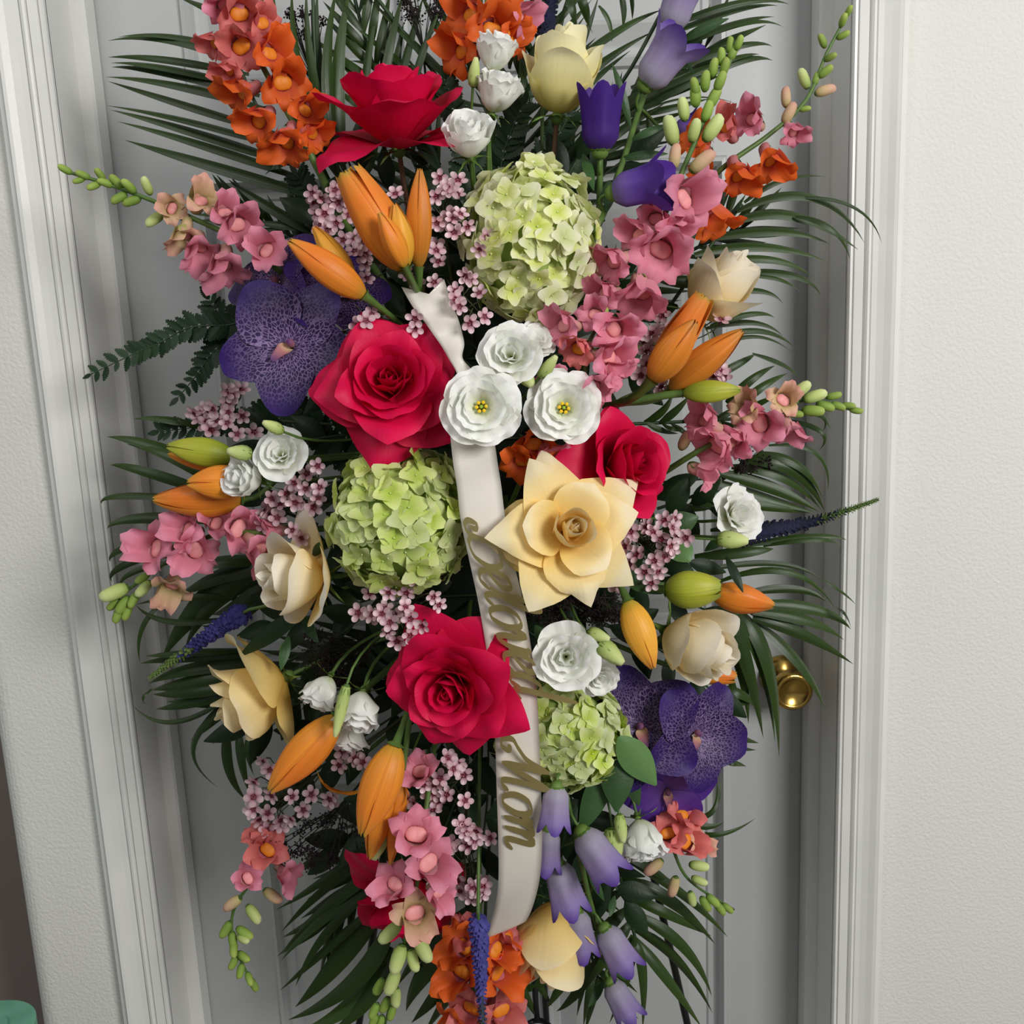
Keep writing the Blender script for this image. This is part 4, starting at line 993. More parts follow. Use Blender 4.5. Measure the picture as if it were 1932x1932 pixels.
palm_auto('full palm frond hanging behind the trailing bellflowers', [(1000, 1440), (1040, 1580), (1090, 1720), (1130, 1850)], -0.165, 12, 170, 40, 9, 74)
palm_auto('full palm frond hanging behind the hanging orange lily', [(850, 1420), (780, 1520), (690, 1640), (620, 1740)], -0.165, 12, 170, 36, 10, 75)
palm_auto('full palm frond reaching left behind the mottled orchid', [(760, 560), (660, 500), (540, 440), (450, 400)], -0.16, 11, 130, 40, 9, 76)
palm_auto('full palm frond reaching left behind the folded yellow rose', [(760, 1200), (640, 1240), (520, 1290), (420, 1330)], -0.165, 11, 150, 38, 10, 77)
fern('leatherleaf fern in the gap below the cream rosebud', [(1000, 420), (1030, 300), (1080, 210)], -0.215, 50, 7)
fern('leatherleaf fern between the golden lily bud and the cream hydrangea', [(900, 560), (850, 430), (800, 290)], -0.22, 50, 8)
fern('leatherleaf fern above the cream hydrangea beside the topmost lisianthus', [(930, 400), (950, 290), (985, 200)], -0.21, 50, 9)
fern('leatherleaf fern beside the waxflower under the orange snapdragon', [(720, 520), (620, 420), (560, 330)], -0.21, 50, 10)
fern('leatherleaf fern behind the ribbon tail beside the trailing bellflower', [(960, 1460), (1000, 1600), (1030, 1720)], -0.215, 46, 11)
fern('leatherleaf fern behind the hanging pink snapdragon', [(880, 1450), (850, 1580), (840, 1700)], -0.215, 46, 12)
fern('leatherleaf fern tip reaching left across the white casing', [(470, 600), (431, 613), (359, 618), (297, 649), (258, 665), (172, 706)], -0.225, 44, 1)
fern('leatherleaf fern tip hanging below the other fern beside the mottled orchid', [(480, 610), (439, 634), (398, 670), (374, 704), (336, 750)], -0.215, 40, 2)
fern('short leatherleaf fern standing up against the big mottled orchid', [(470, 690), (430, 620), (395, 565)], -0.21, 46, 3)
fern('leatherleaf fern under the mottled orchid above the green lily bud', [(620, 830), (520, 790), (420, 800), (300, 815)], -0.21, 46, 4)
fern('leatherleaf fern in the gap between the two upper white lisianthus and the pink rose', [(900, 380), (870, 250), (840, 150)], -0.235, 50, 5)
fern('leatherleaf fern behind the pink rose in the middle', [(700, 900), (620, 830), (560, 760)], -0.22, 50, 6)
DK = [((930, 620), (760, 520), (600, 420)), ((930, 560), (900, 420), (830, 320)), ((960, 560), (1020, 420), (1090, 300)), ((980, 640), (1120, 560), (1250, 480)), ((1000, 760), (1150, 720), (1300, 680)), ((1000, 900), (1180, 930), (1340, 960)),
      ((1000, 1040), (1180, 1090), (1330, 1150)), ((980, 1180), (1120, 1280), (1230, 1400)), ((960, 1300), (1050, 1450), (1120, 1600)), ((920, 1320), (920, 1500), (900, 1660)), ((880, 1300), (800, 1440), (700, 1560)), ((860, 1180), (720, 1280), (580, 1400)),
      ((860, 1060), (700, 1130), (520, 1180)), ((860, 900), (700, 900), (520, 930)), ((860, 760), (700, 740), (560, 720)), ((940, 1000), (1050, 1120), (1150, 1180)), ((900, 1120), (760, 1220), (640, 1250)), ((900, 660), (850, 600), (800, 480)), ((980, 820), (1060, 860), (1120, 880)), ((860, 1000), (780, 1080), (640, 1200)),
      ((960, 520), (1080, 380), (1180, 300)), ((900, 500), (760, 380), (660, 300)), ((960, 1400), (1080, 1560), (1180, 1700)), ((900, 1420), (840, 1560), (800, 1680)), ((880, 1260), (700, 1380), (560, 1480)), ((880, 840), (680, 820), (520, 840))]
DK += [((930, 900), (830, 820), (760, 700)), ((960, 1200), (860, 1240), (760, 1300)), ((960, 700), (1080, 640), (1200, 600)), ((980, 1000), (1100, 1000), (1250, 1060)), ((940, 1250), (1000, 1400), (980, 1560)), ((860, 1240), (640, 1300), (480, 1360)), ((880, 1340), (760, 1500), (640, 1600)), ((1000, 1150), (1200, 1200), (1340, 1300)), ((900, 700), (760, 600), (560, 560)), ((880, 960), (700, 1000), (560, 1060))]
NEAR = ['behind the pair of splitting orange lily buds', 'behind the upright golden lily bud', 'behind the top of the cream hydrangea', 'behind the pink snapdragon by the cream hydrangea', 'under the bronze lily buds', 'behind the right-turned pink rose',
 'behind the cream rosebud by the golden lily bud', 'behind the violet orchid by the knob', 'behind the trailing bellflower', 'behind the waxflower trailing by the ribbon', 'behind the hanging orange lily', 'behind the nodding white lisianthus',
 'behind the left-turned ivory rose', 'behind the left ruffled lisianthus', 'behind the face-on pink rose', 'behind the burgundy lace under the open yellow rose', 'behind the dense waxflower under the lime hydrangea', 'behind the notched ribbon end', 'under the two yellow-centred lisianthus', 'under the lime hydrangea',
 'behind the violet bell above the hydrangea', 'under the side-facing pink rose', 'behind the lowest faded bells', 'above the nodding pink rose at the bottom', 'behind the plump orange lily bud', 'above the green topped lily bud',
 'between the lime hydrangea and the face-on pink rose', 'left of the low pink rose by the ribbon', 'right of the folded-centre lisianthus', 'behind the waxflower below the right-turned pink rose', 'behind the lettering Mom', 'behind the folded yellow rose', 'behind the feathery dark lace flower', 'behind the dark orchid below the golden lily bud', 'behind the mottled orchid by the pink rose', 'behind the maroon waxflower']
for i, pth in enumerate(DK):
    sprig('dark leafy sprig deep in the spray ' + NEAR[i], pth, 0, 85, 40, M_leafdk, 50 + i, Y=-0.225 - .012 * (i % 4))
rt = thing('salal_sprig', 'sprig of large smooth pale and mid green leaves beside the lowest hydrangea', 'foliage', P(1150, 1400, -.03))
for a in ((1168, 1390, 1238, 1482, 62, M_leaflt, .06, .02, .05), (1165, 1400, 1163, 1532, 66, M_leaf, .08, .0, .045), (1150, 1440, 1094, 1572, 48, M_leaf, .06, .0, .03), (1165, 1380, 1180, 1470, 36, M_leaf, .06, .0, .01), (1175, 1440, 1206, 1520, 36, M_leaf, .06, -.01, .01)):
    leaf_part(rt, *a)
m = MB(); m.tube([foam_pt(P(1150, 1400, -.03)), P(1150, 1380, -.02), P(1165, 1410, .0)], .0018, 6); part('twig', m.mesh('twig', M_stemdk), rt)
rt = thing('rose_leaf_sprig', 'sprig of pointed dark leaves over the folded yellow rose', 'foliage', P(600, 1150, -.03))
for a in ((575, 1150, 452, 1238, 34, M_leafdk, .1, .01, .05), (570, 1160, 600, 1212, 22, M_leafdk, .1, .01, .03), (545, 1200, 530, 1265, 20, M_leaf, .1, .0, .03), (610, 1100, 690, 1150, 24, M_leafdk, .1, .0, .02), (590, 1050, 612, 1020, 18, M_leaf, .1, .01, .02)):
    leaf_part(rt, *a)
rt = thing('lily_leaf_sprig', 'rounded green leaves beside the waxflower under the side-turned pink rose', 'foliage', P(1250, 1000, -.04))
for a in ((1250, 1000, 1318, 975, 48, M_leaf, .1, -.01, .02), (1270, 1020, 1302, 1060, 46, M_leaflt, .1, -.01, .02), (1260, 970, 1300, 900, 40, M_leafdk, .1, -.02, .0), (1170, 1080, 1250, 1120, 36, M_leaf, .1, -.01, .02), (1330, 1040, 1380, 1000, 20, M_leaf, .1, -.01, .02), (1370, 1050, 1402, 1118, 18, M_leafdk, .1, .02, .06), (1300, 1060, 1370, 1080, 30, M_leafdk, .1, -.02, .0), (1010, 1180, 1040, 1230, 26, M_leaf, .1, -.02, .0)):
    leaf_part(rt, *a)

# ================================================================== lace, veronica, bellflowers
lace('dark burgundy lace flower leaning against the tall orange snapdragon', 545, 45, 70, 26, 600, 170, -.05, 1)
lace('dark burgundy lace flower standing up behind the top palm leaflets', 795, 10, 45, 40, 800, 110, -.05, 2)
lace('feathery dark lace flower below the single waxflower near the drooping green snapdragon', 605, 1590, 90, 48, 660, 1500, -.04, 3, 800)
lace('dense burgundy lace flower under the big open yellow rose', 1090, 1140, 90, 48, 1050, 1120, -.03, 4, 1600)
lace('small dark lace flower tucked under the right pink snapdragon', 1420, 870, 40, 22, 1380, 900, -.05, 5, 250)
lace('dark lace flower in shadow left of the lowest pink rose bloom', 640, 1240, 70, 60, 720, 1200, -.06, 6, 700)
veronica('dark slate veronica spike pointing right past the white lisianthus', [(1380, 1015), (1440, 1003), (1540, 982), (1658, 942)], 44, (M_verd, M_verg, .72), -.02, 1)
veronica('blue veronica spike with green tip pointing down left', [(470, 1150), (420, 1180), (350, 1230), (282, 1280)], 44, (M_ver, M_verg, .62), .0, 2)
veronica('blue veronica spike hanging straight down through the low orange snapdragon', [(902, 1720), (905, 1790), (908, 1870), (914, 1990)], 42, (M_ver, M_verd, .75), .10, 3)
veronica('dark veronica spike rising behind the cream rosebud', [(1025, 110), (1032, 50), (1044, -30), (1050, -90)], 40, (M_verd, M_verd, .9), -.02, 4)
bellflower('bellflower stem with violet bells standing in the upper right', [(1140, 400), (1180, 290), (1215, 180), (1290, -20)], [
    (1215, 165, 1290, 62, .25, M_belll, 1, .03), (1262, 60, 1300, -50, .2, M_belll, 1, .01), (1272, 250, 1330, 225, .1, M_bell, 1, -.02)], .0,
    leaves=((1190, 240, 1155, 120, 16, M_leaf), (1280, 80, 1375, 35, 20, M_leaf), (1190, 265, 1260, 235, 16, M_leaf), (1170, 300, 1260, 290, 18, M_leaf), (1265, 90, 1310, 140, 14, M_leaf), (1100, 290, 1120, 360, 20, M_leaf), (1150, 340, 1145, 400, 26, M_leaf)))
bellflower('bellflower with one dark narrow violet bell beside the cream rosebud', [(1130, 420), (1132, 340), (1132, 300)], [(1132, 290, 1134, 162, .1, M_belld, 0, .02)], .01)
bellflower('bellflower with one violet bell facing right above the hydrangea', [(1120, 440), (1140, 400), (1150, 370)], [(1152, 365, 1262, 340, .35, M_bell, 1, .03)], .02)
bellflower('trailing bellflower stem with faded lavender bells hanging down the right', [(1060, 1460), (1090, 1600), (1130, 1760), (1195, 1950)], [
    (1050, 1480, 1045, 1565, .2, M_belll, 0, .04), (1095, 1565, 1158, 1655, .25, M_belll, 0, .03), (1050, 1625, 1078, 1720, .15, M_belll, 0, .01), (1138, 1748, 1186, 1830, .25, M_belll, 0, .02), (1150, 1850, 1192, 1922, .25, M_belll, 0, .02), (1085, 1715, 1098, 1800, .1, M_belll, 0, .0), (1035, 1560, 1028, 1640, .1, M_belll, 0, .0)], .01,
    leaves=((1110, 1640, 1140, 1700, 16, M_leaf), (1125, 1790, 1180, 1850, 18, M_leaf), (1060, 1600, 1040, 1700, 14, M_leaf), (1140, 1850, 1110, 1900, 16, M_leaf), (1160, 1690, 1150, 1730, 14, M_leaf), (1100, 1560, 1110, 1640, 18, M_leaf), (1100, 1500, 1060, 1600, 20, M_leafdk)))

# ================================================================== hydrangea, orchids
hydrangea('cream and pale green hydrangea ball above the white lisianthus', 1000, 456, 124, 146, M_hydA, 160, 60, .0, 3)
hydrangea('lime green hydrangea ball under the face-on pink rose, left of the ribbon', 757, 982, 130, 136, M_hydB, 150, 62, .0, 5)
hydrangea('pale lime hydrangea ball half behind the ribbon above the lettering Mom', 1058, 1385, 118, 102, M_hydC, 140, 50, -.03, 8)
orchid('large mottled purple orchid facing forward left of the pink rose', 548, 655, 135, (-.1, .1, 1), R_(-38), .02, 'purple orchids')
orchid('mottled purple orchid above the large one beside the pink snapdragon', 525, 535, 108, (-.5, .35, .75), R_(25), -.01, 'purple orchids')
orchid('dark purple orchid in shadow under the pair of orange lily buds', 635, 560, 105, (.3, .4, .8), R_(60), -.035, 'purple orchids')
orchid('violet orchid with a bright mottled face beside the knob', 1310, 1385, 108, (.35, -.05, .95), R_(-30), .02, 'purple orchids')
orchid('dark purple orchid in shadow below the golden lily bud', 1210, 1375, 120, (-.2, .2, .95), R_(20), -.02, 'purple orchids')
orchid('violet orchid turned downward above the red snapdragon', 1258, 1490, 92, (.1, -.55, .8), R_(10), -.01, 'purple orchids', back=True)

# ================================================================== lilies
lily('lily_buds', 'two orange lily buds splitting apart over the mottled orchid', [(690, 560, 546, 455, 62, M_lily, 'closed', .25, .02), (668, 540, 592, 428, 46, M_lilyy, 'closed', .15, .0)], 'lily stems', .03)
lily('lily_buds', 'opening orange lily with several upright tepals between waxflowers', [(766, 512, 655, 322, 88, M_lily, 'opening', .2, .02), (764, 505, 716, 402, 44, M_lily, 'closed', .3, .05), (766, 505, 745, 385, 50, M_lilyy, 'closed', .25, .035)], 'lily stems', .02)
lily('lily_buds', 'single upright golden lily bud between waxflowers', [(790, 508, 792, 320, 50, M_lilyb, 'closed', .1, .0)], 'lily stems', .03)
lily('lily_buds', 'three bronze orange lily buds and a green one below the ivory rosebud', [(1228, 720, 1312, 606, 66, M_lilyb, 'closed', .25, .05), (1230, 715, 1330, 560, 66, M_lily, 'opening', .15, .0), (1262, 738, 1400, 625, 60, M_lilyb, 'closed', .2, .02), (1286, 742, 1397, 736, 44, M_lilyg, 'closed', .15, .04)], 'lily stems', .01, .004)
lily('lily_buds', 'green topped lily bud and two orange ones on the left above pink snapdragon', [(445, 862, 316, 842, 56, M_lilyg, 'closed', .15, .02), (446, 874, 318, 856, 50, M_lily, 'closed', .1, .005), (462, 942, 290, 942, 64, M_lily, 'closed', .15, .01), (470, 908, 354, 912, 66, M_lily, 'closed', .2, .03)], 'lily stems', .0)
lily('lily_buds', 'plump orange lily bud pointing down left under the folded yellow rose', [(640, 1350, 510, 1492, 72, M_lily, 'closed', .2, .02)], 'lily stems', .02)
lily('lily_buds', 'opening orange lily hanging down with curled tepals beside the pink snapdragon', [(748, 1400, 684, 1575, 78, M_lily, 'closed', .25, .04), (742, 1440, 698, 1618, 60, M_lily, 'closed', .15, .01), (758, 1470, 736, 1630, 34, M_lily, 'closed', .1, .02), (745, 1465, 800, 1480, 60, M_lily, 'curl', .1, .02), (690, 1490, 620, 1545, 60, M_lily, 'curl', .0, .01)], 'lily stems', .02)
lily('lily_buds', 'yellow green opening lily with an orange bud behind it right of the waxflower', [(1252, 1112, 1360, 1110, 74, M_lilyg, 'opening', .2, .03), (1340, 1115, 1460, 1142, 58, M_lily, 'closed', .15, .0)], 'lily stems', .0)
lily('lily_buds', 'single golden orange lily bud leaning on the cream rosebud', [(1182, 1130, 1232, 1260, 62, M_lilyy, 'closed', .25, .03)], 'lily stems', .02)
lily('lily_buds', 'orange lily bud mostly hidden under the cream rosebud near the knob', [(1305, 1265, 1388, 1278, 40, M_lily, 'opening', .1, -.02)], 'lily stems', .0)

# ================================================================== roses
bloom('rose', 'hot pink rose seen from the side near the top', 'rose', 744, 208, 148, (-.08, .93, .42), 'cup', M_pink, .4, .03, 11, .04, .10, 'hot pink roses', M_stembr, ctr=.42)
bloom('rose', 'hot pink rose facing forward beside the upper ribbon tail', 'rose', 736, 718, 130, (.02, .22, 1), 'open', M_pink, .3, .04, 12, .04, .10, 'hot pink roses')
bloom('rose', 'hot pink rose turned right behind the big open yellow rose', 'rose', 1180, 880, 112, (.62, .1, .8), 'cup', M_pink, .9, .02, 13, .04, .08, 'hot pink roses')
bloom('rose', 'hot pink rose low in the middle overlapping the ribbon', 'rose', 848, 1303, 120, (-.25, -.28, 1), 'open', M_pink, 1.4, .06, 14, .04, .10, 'hot pink roses')
bloom('rose', 'hot pink rose nodding down at the bottom behind the pink snapdragon', 'rose', 770, 1700, 118, (-.05, -.85, .55), 'cup', M_pink, .2, -.02, 15, .04, .08, 'hot pink roses')
bloom('rose', 'cream yellow rosebud standing upright at the top', 'rose', 1062, 138, 140, (.12, .95, .3), 'bud', M_cream, .8, .03, 21, .02, .05, 'yellow and cream roses', M_stembr, ctr=.5)
bloom('rose', 'ivory rosebud seen from behind over the bronze lily buds', 'rose', 1358, 542, 128, (.5, .72, .35), 'bud', M_ivory, .3, .0, 22, .02, .05, 'yellow and cream roses', ctr=.5)
bloom('rose', 'wide open golden yellow rose with star pointed petals in the middle', 'rose', 1072, 1002, 117, (.22, .18, 1), 'star', M_peach, 1.05, .06, 23, .03, .16, 'yellow and cream roses', ctr=.25)
bloom('rose', 'ivory rose turned left with a flared petal beside pink snapdragon', 'rose', 550, 1088, 128, (-.82, .05, .55), 'half', M_ivory, .2, .055, 24, .03, .08, 'yellow and cream roses', ctr=.5)
bloom('rose', 'pale yellow rose lying sideways with folded back petals', 'rose', 478, 1312, 140, (-.78, -.42, .3), 'half', M_peach, 1.0, .02, 25, .03, .08, 'yellow and cream roses', ctr=.45)
bloom('rose', 'cream yellow rosebud turned right beside the golden lily bud', 'rose', 1316, 1218, 132, (.72, -.3, .62), 'bud', M_ivory, 1.2, .03, 26, .02, .05, 'yellow and cream roses', ctr=.5)
bloom('rose', 'yellow rosebud hanging straight down below the ribbon', 'rose', 1043, 1780, 140, (-.06, -.97, .22), 'bud', M_peach, .5, .02, 27, .02, .05, 'yellow and cream roses', ctr=.52)

# ================================================================== lisianthus
G = 'white lisianthus'
L_ = lambda lab, x, y, d, di, sp, roll=0, dz=.03, seed=1, **k: bloom('lisianthus', lab, 'lisianthus', x, y, d, di, sp, M_white, roll, dz, seed, .07, .0, G, stemr=.0018, **k)
L_('white lisianthus half hidden at the top next to a green bud', 935, 104, 74, (.2, .85, .45), 'liscup', .3, .04, 31)
L_('white ruffled lisianthus below the topmost one', 937, 180, 78, (.25, .8, .5), 'liscup', .8, .02, 32)
L_('white lisianthus with a deep rolled cup beside the side-facing pink rose', 884, 264, 84, (-.05, .6, .75), 'liscup', .1, .05, 33)
L_('white lisianthus with a folded centre above the two yellow-centred ones', 962, 668, 70, (-.1, .15, 1), 'lis', .4, .05, 34)
L_('small pale lisianthus behind the one with the folded centre', 1012, 640, 46, (.4, .45, .8), 'lis', .2, .03, 35)
L_('white lisianthus with yellow stamens over the ribbon', 908, 767, 74, (.02, -.05, 1), 'lisopen', .1, .065, 36, stamen=True)
L_('white lisianthus with yellow stamens right of the ribbon', 1065, 768, 72, (.05, .05, 1), 'lisopen', .9, .05, 37, stamen=True)
L_('white lisianthus with ruffled petals left above the waxflower', 528, 856, 58, (.0, .2, 1), 'lis', .3, .04, 38)
L_('white lisianthus turned left against the orange lily buds', 466, 902, 74, (-.55, .1, .8), 'liscup', .5, .05, 39)
L_('single white lisianthus on the right before the slate veronica', 1394, 970, 66, (.45, .25, .85), 'lis', .7, .02, 40)
L_('white lisianthus with a deep cup right of the ribbon above the lowest hydrangea', 1068, 1240, 72, (-.05, .1, 1), 'lis', 1.2, .05, 41)
L_('small white lisianthus tucked under the deep cupped one', 1130, 1278, 46, (.2, -.3, .9), 'lis', .2, .03, 42)
L_('white lisianthus bud nodding left of the lowest pink rose bloom', 610, 1302, 70, (-.4, -.85, .3), 'liscup', .2, .02, 43)
L_('white lisianthus hanging like a bell beside the lowest pink rose bloom', 680, 1336, 80, (-.1, -.85, .45), 'liscup', .7, .04, 44)
L_('small white lisianthus below the bell-shaped one', 662, 1386, 58, (-.1, -.9, .3), 'liscup', .4, .01, 45)
L_('greenish white lisianthus hanging down in front of the red snapdragon', 1210, 1580, 84, (.15, -.9, .35), 'liscup', .3, .03, 46)
BG = 'green lisianthus buds'
def gbud(label, x0, y0, x1, y1, wd, dz=.03):
    a = P(x0, y0, dz); e = on_y(x1, y1, a.y - .01); ax = e - a; pts = stem_curve(a, ax); root = thing('lisianthus_bud', label, 'flower bud', pts[-1], BG)
    s = ax.length; M = frame(ax, UP, .3, a) @ Matrix.Diagonal((wd * mpp(a) * 2, wd * mpp(a) * 2, s, 1))
    m = MB(); m.lathe([(0, 0), (.17, .06), (.24, .25), (.25, .45), (.20, .7), (.13, .9), (.08, 1.0), (0, 1.0)], 10, 0, None, lambda p, q, t: Vector((p.x * (1 + .12 * math.cos(5 * q + 3 * t)), p.y * (1 + .12 * math.cos(5 * q + 3 * t)), p.z)))
    part('bud', m.mesh('bud', M_budgr), root, M)
    m = MB()
    for i in range(5): petal(m, .55, .1, .5, (60, 10, 6, 10), .08, 0, i * 2 * PI / 5, rd=.9, pw=1.2, base=.9, ns=5, nt=6, narrow=.4)
    part('calyx', m.mesh('calyx', M_calyx), root, M)
    m = MB(); m.tube(pts, .0014, 6); part('stem', m.mesh('stem', M_stem), root)
gbud('slim green lisianthus bud beside the topmost white lisianthus', 892, 165, 898, 108, 22, .03)
gbud('green lisianthus bud right of the folded-centre lisianthus', 1018, 712, 1050, 672, 24, .04)
gbud('round pale green lisianthus bud under the folded-centre lisianthus', 985, 702, 1004, 728, 30, .03)
gbud('pale green lisianthus bud on top of the left ruffled lisianthus', 535, 815, 496, 796, 24, .05)
gbud('pale green lisianthus bud resting on the left-turned lisianthus', 476, 858, 428, 850, 30, .055)
gbud('green lisianthus bud below the single white lisianthus', 1352, 1018, 1412, 1020, 34, .03)
gbud('small green lisianthus bud above the deep cupped lisianthus', 1108, 1192, 1150, 1206, 26, .04)
gbud('pale green lisianthus bud pointing right beside the deep cupped lisianthus', 1128, 1212, 1176, 1252, 36, .05)
gbud('slender green lisianthus bud between the nodding white ones', 655, 1290, 632, 1390, 24, .06)
gbud('yellow green lisianthus bud beside the hanging greenish lisianthus', 1155, 1560, 1162, 1628, 38, .04)
gbud('thin green lisianthus bud above the yellow green one', 1168, 1535, 1176, 1590, 24, .045)
gbud('pale green cup of a bud below the hanging orange lily', 725, 1560, 705, 1622, 34, .05)

# ================================================================== snapdragons
snapdragon('tall orange and pink snapdragon leaning up to the left', [(640, 400), (585, 290), (520, 170), (460, 60), (410, -40)], [
    (536, 268, 'orange', 72), (484, 226, 'orange', 70), (452, 172, 'orange', 66), (534, 152, 'orange', 72), (578, 205, 'orange', 58), (592, 250, 'orange', 54), (452, 84, 'salmon', 72), (510, 96, 'orange', 64), (400, 80, 'salmon', 50), (452, 22, 'salmon', 68), (495, 40, 'salmon', 56), (420, 8, 'pink', 50), (430, 132, 'salmon', 50)],
    [(400, 14, 'g', 30), (478, 112, 'g', 24)], .03, .0042, 3, 'snapdragon stems')
snapdragon('pale pink snapdragon pointing left over the casing with green bud tip', [(560, 540), (470, 465), (360, 410), (240, 360), (115, 320)], [
    (448, 420, 'pink', 66), (425, 398, 'pink', 56), (345, 445, 'blush', 60), (375, 470, 'pink', 58), (420, 500, 'pink', 66), (378, 375, 'blush', 54), (322, 392, 'blush', 44), (500, 470, 'pink', 56)],
    [(277, 352, 'y', 36), (292, 412, 'y', 40), (222, 345, 'g', 34), (245, 352, 'g', 34), (250, 378, 'g', 36), (225, 372, 'g', 34), (200, 345, 'g', 30), (178, 350, 'g', 28), (158, 330, 'g', 28), (190, 330, 'g', 28), (150, 340, 'g', 24), (124, 321, 'g', 28)], .02, .0036, 4, 'snapdragon stems')
snapdragon('orange and pink snapdragon leaning far right with a long thin green tip', [(1290, 400), (1360, 320), (1450, 255), (1520, 190), (1560, 100), (1602, 22)], [
    (1322, 262, 'orange', 62), (1372, 238, 'salmon', 56), (1420, 222, 'pink', 56), (1398, 332, 'orange', 68), (1458, 304, 'orange', 62), (1350, 412, 'orange', 70), (1330, 330, 'orange', 50), (1500, 248, 'pink', 46)],
    [(1488, 215, 'p', 42), (1482, 185, 'p', 38), (1555, 170, 'p', 40), (1518, 150, 'y', 40), (1556, 136, 'g', 32), (1566, 108, 'g', 26), (1553, 78, 'g', 28), (1590, 68, 'g', 26), (1590, 40, 'g', 28), (1600, 22, 'g', 24), (1540, 150, 'g', 26), (1518, 205, 'g', 22)], .0, .0032, 5, 'snapdragon stems')
snapdragon('pink snapdragon with a thick green bud tip beside the cream hydrangea', [(1150, 690), (1190, 580), (1240, 440), (1310, 270), (1395, 75)], [
    (1296, 372, 'pink', 78), (1250, 468, 'pink', 84), (1202, 440, 'pink', 66), (1212, 552, 'pink', 76), (1155, 490, 'pink', 70), (1140, 550, 'pink', 60), (1236, 410, 'pink', 54), (1270, 430, 'pink', 60)],
    [(1322, 305, 'p', 56), (1272, 297, 'p', 46), (1243, 345, 'p', 54), (1268, 248, 'y', 56), (1345, 245, 'y', 56), (1310, 248, 'y', 44), (1290, 208, 'y', 44), (1335, 212, 'g', 40), (1312, 182, 'g', 42), (1345, 185, 'g', 42), (1330, 155, 'g', 38), (1358, 155, 'g', 38), (1345, 130, 'g', 36), (1368, 128, 'g', 34), (1362, 108, 'g', 32), (1382, 100, 'g', 32), (1378, 86, 'g', 30), (1394, 82, 'g', 28), (1312, 165, 'g', 34)], .02, .0042, 6, 'snapdragon stems')
snapdragon('pink snapdragon with one orange blossom right of the folded-centre lisianthus', [(1130, 800), (1105, 720), (1110, 650), (1145, 590)], [
    (1062, 610, 'pink', 66), (1162, 618, 'pink', 70), (1090, 656, 'salmon', 58), (1152, 670, 'pink', 70), (1124, 590, 'pink', 54), (1118, 728, 'pink', 60), (1160, 700, 'pink', 56)], [(1138, 595, 'g', 30)], .03, .003, 7, 'snapdragon stems')
snapdragon('pink snapdragon reaching right with a pale green tip below the green lily bud', [(1240, 900), (1320, 850), (1420, 800), (1520, 755), (1622, 778)], [
    (1330, 788, 'pink', 66), (1352, 838, 'pink', 76), (1438, 798, 'pink', 74), (1494, 814, 'pink', 54), (1336, 888, 'pink', 60), (1410, 768, 'blush', 56), (1390, 830, 'pink', 54), (1480, 752, 'blush', 52)],
    [(1292, 832, 'p', 44), (1508, 738, 'y', 46), (1535, 748, 'y', 46), (1532, 775, 'g', 42), (1556, 765, 'g', 36), (1572, 748, 'g', 30), (1580, 765, 'g', 30), (1600, 765, 'g', 26), (1614, 775, 'g', 26), (1500, 780, 'g', 30)], .01, .0034, 8, 'snapdragon stems')
snapdragon('pink snapdragon on the left bending down to a green tip below the lily buds', [(580, 1000), (500, 1005), (400, 1010), (300, 1070), (220, 1130)], [
    (448, 995, 'pink', 72), (490, 1040, 'pink', 70), (362, 1040, 'pink', 76), (350, 1000, 'pink', 62), (290, 1034, 'pink', 66), (322, 1108, 'blush', 54), (405, 985, 'pink', 54), (510, 1000, 'pink', 60)],
    [(218, 1118, 'y', 56), (272, 1110, 'y', 40), (232, 1140, 'g', 40), (222, 1158, 'g', 34), (240, 1155, 'g', 32), (252, 1130, 'g', 34), (270, 1090, 'g', 30), (215, 1140, 'g', 32)], .0, .0036, 9, 'snapdragon stems')
snapdragon('salmon snapdragon drooping at the lower left with a curved green tip', [(540, 1560), (490, 1640), (440, 1720), (445, 1790), (480, 1860)], [(502, 1606, 'salmon', 58), (465, 1658, 'pink', 46), (538, 1652, 'pink', 46), (490, 1580, 'salmon', 44)],
    [(440, 1702, 'p', 42), (512, 1690, 'p', 42), (478, 1722, 'y', 42), (428, 1752, 'g', 36), (460, 1760, 'g', 38), (438, 1772, 'g', 34), (458, 1772, 'y', 30), (440, 1790, 'g', 32), (458, 1805, 'g', 32), (442, 1815, 'g', 30), (455, 1830, 'g', 30), (470, 1845, 'g', 28), (478, 1858, 'g', 28)], .01, .0026, 10, 'snapdragon stems')
snapdragon('pink snapdragon hanging over the lowest pink rose to a green tip', [(815, 1440), (800, 1560), (785, 1680), (760, 1790), (725, 1940)], [
    (792, 1458, 'pink', 62), (784, 1578, 'pink', 78), (812, 1632, 'pink', 80), (742, 1672, 'pink', 68), (784, 1728, 'blush', 74), (828, 1690, 'pink', 50)],
    [(738, 1758, 'y', 52), (796, 1788, 'y', 54), (752, 1806, 'y', 56), (778, 1810, 'y', 44), (716, 1860, 'g', 40), (742, 1852, 'y', 50), (746, 1880, 'y', 40), (706, 1905, 'g', 34), (728, 1895, 'g', 36), (740, 1910, 'g', 32), (718, 1928, 'g', 32), (705, 1925, 'g', 30)], .06, .003, 11, 'snapdragon stems')
snapdragon('orange snapdragon hanging at the very bottom behind the blue veronica', [(905, 1700), (905, 1780), (905, 1860), (905, 1960)], [(872, 1790, 'orange', 70), (940, 1795, 'orange', 66), (868, 1836, 'orange', 74), (944, 1836, 'orange', 72), (888, 1908, 'salmon', 74), (948, 1912, 'salmon', 70), (880, 1760, 'salmon', 56), (960, 1770, 'salmon', 44), (862, 1925, 'orange', 60)], [], .01, .003, 12, 'snapdragon stems')
